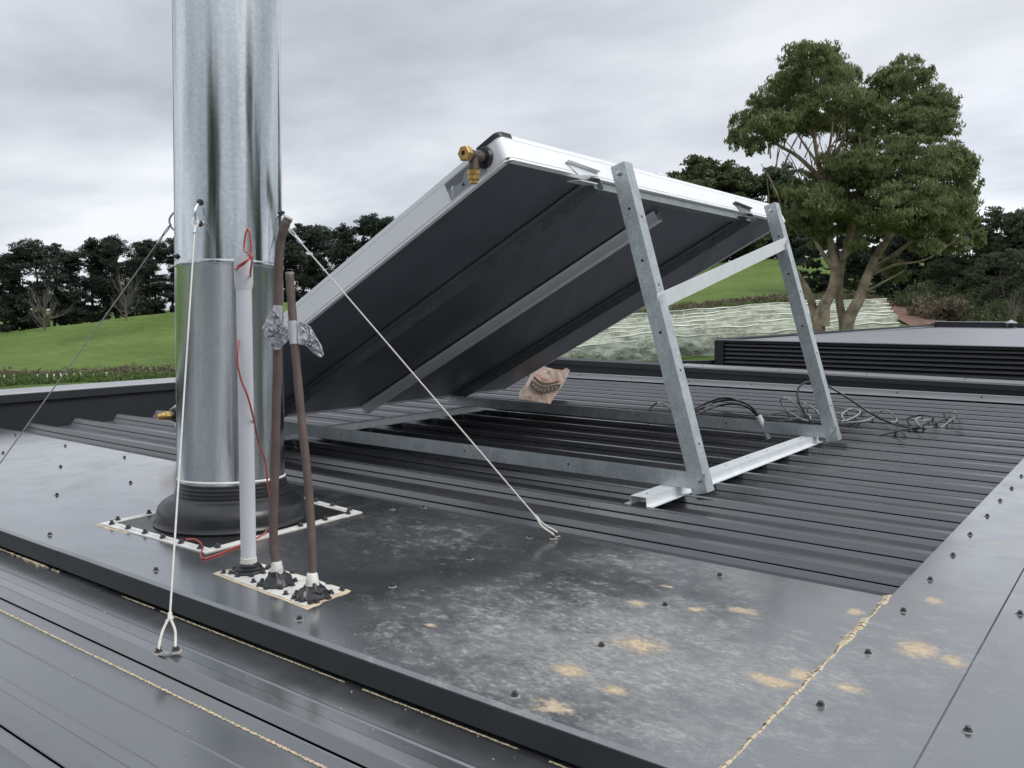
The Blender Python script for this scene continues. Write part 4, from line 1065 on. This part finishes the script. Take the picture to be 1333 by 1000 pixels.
    b = MB(); b.tube(smooth_path(pts, 5), .0021, 7); part('cable', b, w, M('red'), True)
    b = MB(); b.tube(smooth_path([R3(309, 347, .962), R3(320, 340, .957), R3(330, 333, .965)], 4), .0022, 7); part('tie', b, w, M('red'), True)
pipes()
# ------------------------------------------------------------------ collectors on their frame
P1 = np.array([-1.372, 0, .995]); P2 = np.array([-3.15, 0, .055])
P1[1] = 0; P2[1] = 0
sv = P1 - P2; SL = np.linalg.norm(sv); sv /= SL
nv = np.array([-sv[2], 0, sv[0]])
YL0, YL1 = 2.346, 3.624
OFF = .04
def pt(s, y, o): q = P2 + sv * s + nv * o; return np.array([q[0], y, q[2]])
S0, S1 = -.035, 1.913; TH = .088
def collector(y0, y1, label, first):
    root = thing('solar_collector', pt(S0, (y0 + y1) / 2, OFF), label, 'solar collector')
    # frame: four side walls with bottom lip, groove and top bead
    pf = [(0, 0), (-.012, 0), (-.012, .0015), (-.0015, .0015), (-.0015, .0065), (0, .0065), (0, .0085), (.0012, .0085), (.0012, .0705), (0, .0712), (0, .0725), (.0012, .0732), (.0012, .0865), (0, TH), (-.012, TH), (-.012, TH - .0015), (-.002, TH - .002), (-.002, 0.0)]
    pf = [(0, 0), (.0, .0065), (-.0022, .0072), (-.0022, .0092), (.0008, .0100), (.0008, .0700), (-.0010, .0706), (-.0010, .0722), (.0008, .0728), (.0008, .0866), (-.0010, TH), (-.016, TH), (-.016, .0)]
    g = .022; 
    for nm, a, c, out in (('frame_side', (S0, y0), (S1, y0), -Y), ('frame_side', (S0, y1), (S1, y1), Y), ('frame_end', (S0, y0), (S0, y1), -sv), ('frame_end', (S1, y0), (S1, y1), sv)):
        A = pt(a[0], a[1], OFF); B = pt(c[0], c[1], OFF); dd = (B - A) / np.linalg.norm(B - A)
        b = MB(); b.prism(pf, A + dd * g, B - dd * g, out, nv); part(nm, b, root, M('alu'))
    for s_, y_, ds, dy in ((S0, y0, 1, 1), (S0, y1, 1, -1), (S1, y0, -1, 1), (S1, y1, -1, -1)):
        # rounded corner
        b = MB(); c = pt(s_ + ds * g, y_ + dy * g, OFF); n = 8
        for i in range(n):
            t0, t1 = math.pi / 2 * i / n, math.pi / 2 * (i + 1) / n
            def e(t, r): return c - sv * ds * math.cos(t) * r - Y * dy * math.sin(t) * r
            for k in range(len(pf) - 1):
                (r0, h0), (r1, h1) = pf[k], pf[k + 1]
                b.add([e(t0, g + r0) + nv * h0, e(t1, g + r0) + nv * h0, e(t1, g + r1) + nv * h1, e(t0, g + r1) + nv * h1], [(0, 1, 2, 3)])
        part('frame_corner', b, root, M('alu'), True)
        if (s_, y_) == (S1, y0) and first:
            b = MB()
            for i in range(n):
                t0, t1 = math.pi / 2 * i / n, math.pi / 2 * (i + 1) / n
                q = [e(t, g + rr) + nv * hh for t in (t0, t1) for rr, hh in ((.0022, TH - .012), (.0022, TH + .004), (-.014, TH + .004))]
                b.add(q, [(0, 3, 4, 1), (1, 4, 5, 2)])
            A = pt(S1 - g, y0, OFF + TH - .012) - Y * .0022; 
            b.prism([(-.0012, 0), (.0018, 0), (.0018, .016), (-.016, .016), (-.016, .0145), (-.0012, .0145)], pt(S1 - g, y0, OFF + TH - .012), pt(S1 - .085, y0, OFF + TH - .012), -Y, nv)
            b.prism([(-.0012, 0), (.0018, 0), (.0018, .016), (-.016, .016), (-.016, .0145), (-.0012, .0145)], pt(S1, y0 + g, OFF + TH - .012), pt(S1, y0 + .06, OFF + TH - .012), sv, nv)
            part('corner_cap', b, root, M('blackpl'), True)
    b = MB(); A = pt(S0 + .003, y0 + .003, OFF + .004); e1_ = sv * (S1 - S0 - .006); e2_ = Y * (y1 - y0 - .006)
    b.add([A, A + e1_, A + e1_ + e2_, A + e2_, A + nv * .004, A + e1_ + nv * .004, A + e1_ + e2_ + nv * .004, A + e2_ + nv * .004], [(0, 3, 2, 1), (4, 5, 6, 7), (0, 1, 5, 4), (1, 2, 6, 5), (2, 3, 7, 6), (3, 0, 4, 7)]); part('back_sheet', b, root, M('back'))
    A = A + nv * (TH - .012) ; b = MB(); b.add([A, A + e1_, A + e1_ + e2_, A + e2_, A + nv * .004, A + e1_ + nv * .004, A + e1_ + e2_ + nv * .004, A + e2_ + nv * .004], [(0, 3, 2, 1), (4, 5, 6, 7), (0, 1, 5, 4), (1, 2, 6, 5), (2, 3, 7, 6), (3, 0, 4, 7)]); part('glass_cover', b, root, M('glass'))
    return root
YM = 2.995
ca = collector(1.930, 4.125, 'large tilted solar water collector seen from below, dark back and bright aluminium edges', True)
def fittings():
    y0 = 1.930; o = OFF + .050
    # upper tee on the left side, near the top
    c = pt(S1 - .070, y0, o)
    t = thing('brass_tee_fitting', c, 'brass tee fitting with hex plug on the upper near corner of the collector', 'pipe fitting')
    b = MB(); b.lathe([(.030, .0015), (.031, .006), (.027, .014), (.018, .016)], c, -Y, 24); part('grommet', b, t, M('blackpl'), True)
    b = MB(); b.lathe([(.0155, .012), (.0155, .022), (.0175, .024), (.0175, .034), (.0150, .036), (.0150, .070), (.0175, .071), (.0175, .077)], c, -Y, 20); part('tee_body', b, t, M('bronze'), True)
    q = c - Y * .052; dn = -Z
    b = MB(); b.lathe([(.0145, .0), (.0145, .030), (.017, .031), (.017, .040)], q, dn, 20); part('tee_branch', b, t, M('bronze'), True)
    b = MB(); b.lathe([(.0180, .040), (.0180, .052), (.0150, .053), (.0150, .056)], q, dn, 6); b.lathe([(.0165, .057), (.0165, .066), (.0115, .068), (.0115, .078)], q, dn, 18); part('branch_nut', b, t, M('brass'), True)
    b = MB(); b.lathe([(.0215, .077), (.0220, .079), (.0220, .094), (.0200, .0965), (.008, .0965), (.0075, .090)], c, -Y, 6); pl = part('hex_plug', b, t, M('brass'))
    b = MB(); b.lathe([(.0045, .0962), (.0045, .0972)], c, -Y, 10); part('plug_hole', b, pl, M('black'))
    # lower plug
    c = pt(S0 + .050, y0, o); t = thing('brass_plug_fitting', c, 'brass plug on the low end of the collector, left of the flue', 'pipe fitting')
    b = MB(); b.lathe([(.030, .0015), (.031, .006), (.027, .014), (.018, .016)], c, -Y, 24); part('grommet', b, t, M('blackpl'), True)
    b = MB(); b.lathe([(.015, .012), (.015, .030), (.0185, .032)], c, -Y, 18); part('stub', b, t, M('bronze'), True)
    b = MB(); b.lathe([(.0190, .032), (.0195, .050), (.0165, .052)], c, -Y, 6); b.lathe([(.0145, .052), (.0145, .070), (.010, .072), (.010, .082), (.006, .083)], c, -Y, 18); part('nut', b, t, M('brass'), True)
    screw(pt(S0 + .13, y0, o + .01) - Y * .001, ca, DSCREW, (0, -1, 0), 1.3)
    # coupling between the two at the top
    for s_, top in ((S1 - .07, True),):
        c = pt(s_, YM, OFF + TH + .012); t = thing('vent_fitting', c, 'small dark fitting sticking up halfway along the upper edge of the collector', 'pipe fitting')
        b = MB()
        for k, (r, h0, h1) in enumerate(((.022, -.055, -.042), (.015, -.042, -.012), (.024, -.012, .012), (.015, .012, .035), (.021, .035, .05))): b.lathe([(r, h0), (r, h1)], c, Y, 14)
        part('union', b, t, M('bronze'), True)
        b = MB(); b.tube(smooth_path([c - Y * .07 - nv * .02, c - Y * .04 + nv * .012, c + nv * .032, c + Y * .05 + nv * .010, c + Y * .08 - nv * .02], 5), .005, 8); part('clip', b, t, M('blackpl'), True)
        b = MB(); b.prism([(-.012, 0), (.012, 0), (.012, .006), (-.012, .006)], pt(S1 - .01, YM - .12, OFF + TH + .001), pt(S1 - .01, YM - .07, OFF + TH + .001), sv, nv); part('end_plate', b, t, M('alu'))
    # printed foil label on the left frame side
    b = MB(); y_ = y0 - .0012; a0, a1 = S1 - .235, S1 - .080; h0, h1 = OFF + .012, OFF + .069
    def q(s_, h, d=0): return pt(s_, y_ - d, h)
    b.add([q(a0, h0), q(a1, h0), q(a1, h1), q(a0, h1)], [(0, 1, 2, 3)]); lb = part('label_plate', b, ca, M('label'))
    b = MB(); b.add([q(a0 + .002, h1 - .002, .0004), q(a0 + .002, h1 - .022, .0004), q(a0 + .06, h1 - .030, .0004), q(a0 + .085, h1 - .012, .0004), q(a1 - .03, h1 - .022, .0004), q(a1 - .002, h1 - .010, .0004), q(a1 - .002, h1 - .002, .0004)], [(0, 1, 2, 3, 4, 5, 6)]); part('dark_band', b, lb, M('labeld'))
    def arrow(sx, h, L, ang, d):
        b = MB(); u = sv * math.cos(ang) + nv * math.sin(ang); w = -sv * math.sin(ang) + nv * math.cos(ang); o_ = q(sx, h, d)
        b.add([o_ - w * .0016, o_ + u * L - w * .0016, o_ + u * L + w * .0016, o_ + w * .0016, o_ + u * (L - .012) + w * .009, o_ + u * (L + .002) + w * .0015, o_ + u * L - w * .0016, o_ + u * (L - .014) + w * .005], [(0, 1, 2, 3), (4, 7, 6, 5)]); part('arrow', b, lb, M('white'))
    arrow(a0 + .012, h0 + .006, .034, 1.1, .0008); arrow(a1 - .058, h0 + .012, .036, .75, .0008)
    b = MB()
    for sgn in (1, -1):
        u = sv + nv * sgn; u /= np.linalg.norm(u); w = np.cross(u, Y); o_ = q(a0 + .062, h0 + .016, .0008); b.add([o_ - u * .008 - w * .0012, o_ + u * .008 - w * .0012, o_ + u * .008 + w * .0012, o_ - u * .008 + w * .0012], [(0, 1, 2, 3)])
    part('cross_mark', b, lb, M('black'))
fittings()
def frame():
    root = thing('mounting_frame', (-1.06, 2.35, .03), 'galvanised steel frame of angles and rails propping up the tilted collector', 'mounting frame')
    G = M('galv'); GB = M('galvb')
    ang = [(0, 0), (0, .050), (.003, .050), (.003, .003), (.050, .003), (.050, 0)]      # L section, corner at origin
    zc0 = .0050; zc1 = .0320
    # cross rails (hats) lying on the roof ribs
    hat = [(-.046, .0005), (-.027, .0005), (-.0255, .026), (.0255, .026), (.027, .0005), (.046, .0005)]
    for xc, ya, yb in ((-1.185, 2.16, 3.69), (-3.05, 2.15, 3.69)):
        b = MB(); b.strip(hat, .002, (xc, ya, zc0), (xc, yb, zc0), X, Z); cr = part('cross_rail', b, root, GB)
        for yy in np.arange(ya + .05, yb, .19):
            h = MB(); h.lathe([(.0035, 0), (.0035, .0006)], (xc, yy, zc0 + .0262), seg=10); part('slot', h, cr, M('black'))
    # base rails
    for yl in (YL0, YL1):
        b = MB(); b.prism([(0, 0), (0, .050), (.003, .050), (.003, .003), (.045, .003), (.045, 0)], (P2[0] - .06, yl, zc1), (-1.066, yl, zc1), Y, Z); br = part('base_rail', b, root, G)
        for xx in (-2.66, -2.0, -1.55): 
            h = MB(); h.lathe([(.004, 0), (.004, .0006)], (xx, yl, zc1 + .026), (0, -1, 0), 10); part('hole', h, br, M('black'))
        b = MB(); q = (-1.084, yl, zc1 + .028); b.lathe([(.0095, 0), (.0095, .0015)], q, (0, -1, 0), 16); b.lathe([(.0075, .0015), (.0075, .007), (.006, .0075)], q, (0, -1, 0), 6); b.lathe([(.004, .0075), (.004, .014)], q, (0, -1, 0), 10); part('bolt', b, br, M('steel'), True)
    # legs
    for i, yl in enumerate((YL0, YL1)):
        bot = np.array([-1.058, yl + .0035, zc1 - .006]); top = np.array([-1.354, 0, 1.022]); top[1] = yl + .0035
        d = top - bot; d /= np.linalg.norm(d); u = np.cross(Y, d); u /= np.linalg.norm(u)   # u points +X-ish
        if u[0] > 0: u = -u
        b = MB(); b.prism([(0, 0), (.050, 0), (.050, .003), (.003, .003), (.003, .050), (0, .050)], bot, top, u, Y); lg = part('leg', b, root, G)
        L = np.linalg.norm(top - bot)
        nrm = -u
        for t in (.14, .36, .62, .83):
            h = MB(); h.lathe([(.004, 0), (.004, .0006)], bot + d * L * t + Y * .025, nrm, 10); part('hole', h, lg, M('black'))
        for t in (.48, .70, .86):
            h = MB(); h.lathe([(.0045, 0), (.0045, .0006)], bot + d * L * t + u * .022, -Y, 10); part('hole', h, lg, M('black'))
        b = MB(); q = bot + d * (L - .030) + u * .027; b.lathe([(.0095, 0), (.0095, .0015)], q, -Y, 16); b.lathe([(.0075, .0015), (.0075, .007), (.006, .0075)], q, -Y, 6); b.lathe([(.004, .0075), (.004, .013)], q, -Y, 10); part('bolt', b, lg, M('steel'), True)
    # sloping rails under the collectors; the two angles have shade painted in
    for yl, mt, nm in ((YL0, M('galv_shaded'), 'a'), (YL1, M('galv_shaded'), 'c')):
        b = MB(); b.prism([(0, 0), (0, -.036), (.003, -.036), (.003, -.003), (.050, -.003), (.050, 0)], pt(-.06, yl + .0545, OFF - .001), pt(S1 + .006, yl + .0545, OFF - .001), -Y, nv); part('slope_rail', b, root, mt, label='angle rail under the collector, shade put into its colour')
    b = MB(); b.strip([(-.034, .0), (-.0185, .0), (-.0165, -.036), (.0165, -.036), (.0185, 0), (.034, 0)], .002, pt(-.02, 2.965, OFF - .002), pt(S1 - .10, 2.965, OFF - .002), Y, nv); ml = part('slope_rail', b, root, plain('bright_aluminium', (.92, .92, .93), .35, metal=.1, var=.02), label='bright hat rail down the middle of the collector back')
    for s_ in (.06, .30, 1.50, 1.57): h = MB(); h.lathe([(.005 if s_ > .1 else .011, 0), (.005 if s_ > .1 else .011, .0006)], pt(s_, 2.965, OFF - .0385), -nv, 10); part('hole', h, ml, M('black'))
    # top rail across under the upper edge, shade painted into its steel
    b = MB(); b.prism([(0, 0), (-.055, 0), (-.055, -.002), (-.002, -.002), (-.002, -.030), (0, -.030)], pt(S1 - .012, YL0 + .03, OFF - .001), pt(S1 - .012, YL1 + .05, OFF - .001), sv, nv); tr = part('top_rail', b, root, M('galv_shaded'))
    for yy in (YL0 + .09, YL1 - .12, YL1 - .09): h = MB(); h.prism([(-.009, 0), (.009, 0), (.009, .0006), (-.009, .0006)], pt(S1 - .04, yy, OFF - .0046), pt(S1 - .04, yy + .009, OFF - .0046), sv, nv); part('slot', h, tr, M('sealant'))
    # retaining hooks on the upper frame edge
    for yl in (YL0, YL1):
        b = MB(); ya = yl - .115
        b.add([pt(S1 + .003, ya, OFF + .034), pt(S1 + .003, yl + .06, OFF + .020), pt(S1 + .003, yl + .06, OFF + .010), pt(S1 + .003, ya + .05, OFF - .004), pt(S1 + .003, ya + .012, OFF + .026)], [(0, 1, 2, 3, 4)])
        b.prism([(0, 0), (.016, 0), (.016, .002), (0, .002)], pt(S1 + .001, ya, OFF + .034), pt(S1 + .001, yl + .06, OFF + .020), sv, nv)
        b.box(tuple(pt(S1 - .03, ya + .02, OFF - .012)), tuple(pt(S1 - .03, ya + .02, OFF - .012) + np.array([.05, .10, .004]))); part('hook_plate', b, root, GB if yl < 3 else M('galv_shaded'))
    # diagonal brace between the legs
    q0 = on(858, 393, 1, YL0 + .012); q1 = on(1022, 317, 1, YL1 + .005)
    dd = (q1 - q0) / np.linalg.norm(q1 - q0); nx = np.cross(dd, Z); nx /= np.linalg.norm(nx); up = np.cross(nx, dd)
    b = MB(); b.prism([(.0, -.025), (.0, .025), (-.003, .025), (-.003, -.022), (-.032, -.022), (-.032, -.025)], q0 - dd * .01, q1 + dd * .02, nx, up); br = part('brace', b, root, GB)
    for q in (q0 + dd * .012, q1 - dd * .0): h = MB(); h.lathe([(.0055, .0), (.0055, .005), (.003, .0055)], q + nx * .0005, nx, 6); part('bolt', h, br, M('steel'))
frame()
# ------------------------------------------------------------------ paper bag
def bag():
    D = 5.30
    def q(x, y, d=0): return at_depth(x, y, D + d)
    root = thing('paper_bag', on(700, 524, 2, .0), 'crumpled kraft paper bag with red and brown print standing beyond the frame', 'paper bag')
    g = np.random.RandomState(4)
    tl, tr, br, bl = (np.array(p, float) for p in ((700, 474), (742, 482), (718, 526), (681, 520)))
    nx, ny = 9, 9; v = []; f = []
    for j in range(ny + 1):
        for i in range(nx + 1):
            a, t = i / nx, j / ny; p = (tl * (1 - a) + tr * a) * (1 - t) + (bl * (1 - a) + br * a) * t
            if j == 0: p = p + np.array([0, 2.5 * math.sin(a * math.pi) - (3 if i == nx - 1 else 0) - (2 if i == 1 else 0)])
            if i in (0, nx): p = p + np.array([1.5 * math.sin(t * 5), 0])
            dep_ = -.016 * math.sin(a * math.pi) * (.4 + .6 * t) + g.normal() * .0018
            v.append(q(p[0], p[1], dep_))
    m = (nx + 1) * (ny + 1)
    for j in range(ny):
        for i in range(nx): k = j * (nx + 1) + i; f.append((k, k + nx + 1, k + nx + 2, k + 1))
    back = [p + FW * (.07 + .05 * math.sin((k % (nx + 1)) / nx * math.pi)) - RT * .02 - Z * (.02 if k < nx + 1 else 0) for k, p in enumerate(v)]
    f2 = [tuple(i + m for i in w[::-1]) for w in f]; f3 = []
    for j in range(ny):
        a = j * (nx + 1); f3.append((a, m + a, m + a + nx + 1, a + nx + 1)); a += nx; f3.append((a, a + nx + 1, m + a + nx + 1, m + a))
    for i in range(nx): a = ny * (nx + 1) + i; f3.append((a, m + a, m + a + 1, a + 1))
    b = MB(); b.add(v + back, f + f2 + f3); part('bag', b, root, M('paper'))
    # side gusset, pale
    b = MB(); b.add([q(682, 520, -.004), q(675, 517, .05), q(677, 508, .06), q(685, 500, -.002)], [(0, 1, 2, 3)]); part('gusset', b, root, M('ptan'))
    def bil(a, t, d): 
        p = (tl * (1 - a) + tr * a) * (1 - t) + (bl * (1 - a) + br * a) * t
        return q(p[0], p[1], -.016 * math.sin(a * math.pi) * (.4 + .6 * t) - d)
    def wav(a): return .08 * math.sin(a * 5.6 - .9)
    def band(t0, t1, a0, a1, mat, name):
        b = MB(); n = 14; vs = []
        for i in range(n + 1):
            a = a0 + (a1 - a0) * i / n; vs += [bil(a, t0 + wav(a), .012), bil(a, t1 + wav(a), .012)]
        b.add(vs, [(2 * i, 2 * i + 1, 2 * i + 3, 2 * i + 2) for i in range(n)]); part(name, b, root, mat)
    band(.50, .66, .02, .96, M('pband'), 'printed_band'); band(.385, .45, .04, .86, M('pband'), 'printed_stripe')
    def text(s, a0, t0, da, h, mat, name):
        for i, ch in enumerate(s):
            cu = bpy.data.curves.new('t', 'FONT'); cu.body = ch; cu.align_x = 'CENTER'; cu.align_y = 'CENTER'; cu.resolution_u = 2
            ob = bpy.data.objects.new('t', cu); C.objects.link(ob); bpy.context.view_layer.update()
            me = bpy.data.meshes.new_from_object(ob.evaluated_get(bpy.context.evaluated_depsgraph_get())); bpy.data.objects.remove(ob)
            a = a0 + da * i; c = bil(a, t0 + wav(a), .014); r_ = bil(a + .02, t0 + wav(a + .02), .014) - c; r_ /= np.linalg.norm(r_); u = np.cross(RT * 0 - FW, r_) * 1.0; u /= np.linalg.norm(u)
            for vv in me.vertices: p = c - r_ * vv.co.x * h - u * vv.co.y * h; vv.co = p      # printed upside down
            me.materials.clear(); me.materials.append(mat); o = link(name, me, root)
    text('A8OOCSTA', .13, .58, .105, .026, M('ptan'), 'band_letter')
    text('ZSRREITT', .14, .30, .085, .026, M('pred'), 'red_letter')
    text('V', .40, .10, .1, .03, M('pband'), 'emblem')
    for a, t in ((.24, .80), (.50, .83), (.72, .79)):
        c = bil(a, t, .012); b = MB(); pts = [c + (RT * math.cos(w) * .014 + Z * math.sin(w) * .011) for w in np.linspace(0, 2 * math.pi, 13)]; b.tube(pts, .0012, 4, False); part('ring_mark', b, root, M('pband'))
bag()
# ------------------------------------------------------------------ cables
def cables():
    c0 = on(1001, 571, 2, .004); o = thing('conduit_stub', c0, 'short white conduit end behind the far base rail with black cables coming out', 'conduit')
    top = at_depth(988, 543, dep(c0)) ; mid = at_depth(994, 556, dep(c0))
    b = MB(); b.tube([c0, mid, top], .011, 16); part('pipe', b, o, M('pvc'), True)
    b = MB(); d = (top - mid) / np.linalg.norm(top - mid); b.tube([top - d * .035, top + d * .006], .0135, 16); part('socket', b, o, M('white'), True)
    Dt = dep(top); G = lambda x, y, z=.008: on(x, y, 2, z)
    def cab(pts, mat, lab, r=.0046):
        w = thing('cable', pts[0], lab, 'cable', 'loose cables on the ribbed roof'); b = MB(); b.tube(smooth_path(pts, 7), r, 7); part('sheath', b, w, mat, True)
    A = lambda x, y, k=1.0: at_depth(x, y, Dt * k)
    cab([top, A(975, 528, 1.01), A(955, 521, 1.03), A(930, 524, 1.05), A(908, 534, 1.06), G(885, 537)], M('cable'), 'black cable arching from the conduit left to the near leg')
    cab([top, A(978, 530, 1.0), A(958, 520.5, .99), A(938, 519, 1.0), A(915, 527, 1.0), A(890, 538, 1.0), G(868, 538)], M('cable'), 'black cable in the highest arch left of the conduit')
    cab([top, A(972, 530, 1.02), A(952, 526, 1.05), A(930, 530, 1.06), A(905, 541, 1.03)], M('cable'), 'black cable in the lowest arch left of the conduit')
    cab([G(841, 538), A(852, 527, 1.05), A(862, 525, 1.06), G(876, 535)], M('cableg'), 'short grey cable loop left of the near leg')
    cab([G(1062, 557), A(1046, 536, .92), A(1038, 515, .93), A(1042, 502, .95), A(1056, 497, .97), A(1075, 501, .98), A(1102, 517, .98), A(1132, 537, .98), A(1160, 551, .97), G(1180, 556), G(1200, 557), G(1222, 549), G(1238, 541)], M('cable'), 'thick black cable in one tall loop behind the far leg', .0048)
    cab([G(1146, 567), G(1165, 562), G(1185, 558), G(1205, 552), G(1215, 545), A(1205, 541, .99), A(1190, 542, 1.0), G(1180, 546)], M('cable'), 'black cable end crossing the ribs on the right')
    g = random.Random(9)
    cab([A(1017, 519, 1.03), A(1030, 522, 1.03), G(1045, 535), G(1055, 543), G(1050, 548), G(1035, 541), G(1022, 532), A(1016, 522, 1.03), A(1024, 518, 1.03), G(1040, 522), G(1060, 532), G(1067, 540)], M('cableg'), 'grey cable coil just left of the far leg', .0038)
    cab([G(1085, 546), G(1097, 548), G(1112, 543), G(1120, 536), G(1108, 532), G(1096, 540), G(1104, 549), G(1125, 548), G(1145, 540)], M('cableg'), 'small grey cable coil right of the far leg', .0040)
    cab([G(1142, 541), A(1152, 534, 1.02), G(1165, 543), G(1166, 549), G(1150, 549), G(1130, 548)], M('cableg'), 'grey cable loop in the middle of the tangle', .0040)
    cab([G(1186, 545), G(1200, 548), G(1212, 545), G(1206, 541), G(1192, 546), G(1200, 556), G(1214, 556)], M('cableg'), 'grey twisted cable end at the right of the tangle', .0036)
    cab([G(1225, 557), G(1236, 548), G(1246, 541), A(1240, 536, 1.03), G(1228, 537)], M('cableg'), 'rightmost grey cable fork with cut ends', .0036)
    cab([G(960, 541), G(985, 545), G(1010, 548), G(1035, 547), G(1065, 551), G(1095, 551), G(1120, 550), G(1140, 548)], M('cable'), 'thin black cable lying straight along the ribs', .0040)
    cab([G(935, 535), G(965, 540), G(1000, 540), G(1020, 537), G(1048, 532), G(1080, 530), G(1105, 534), G(1125, 538)], M('cable'), 'thin black cable wandering behind the far leg', .003)
cables()
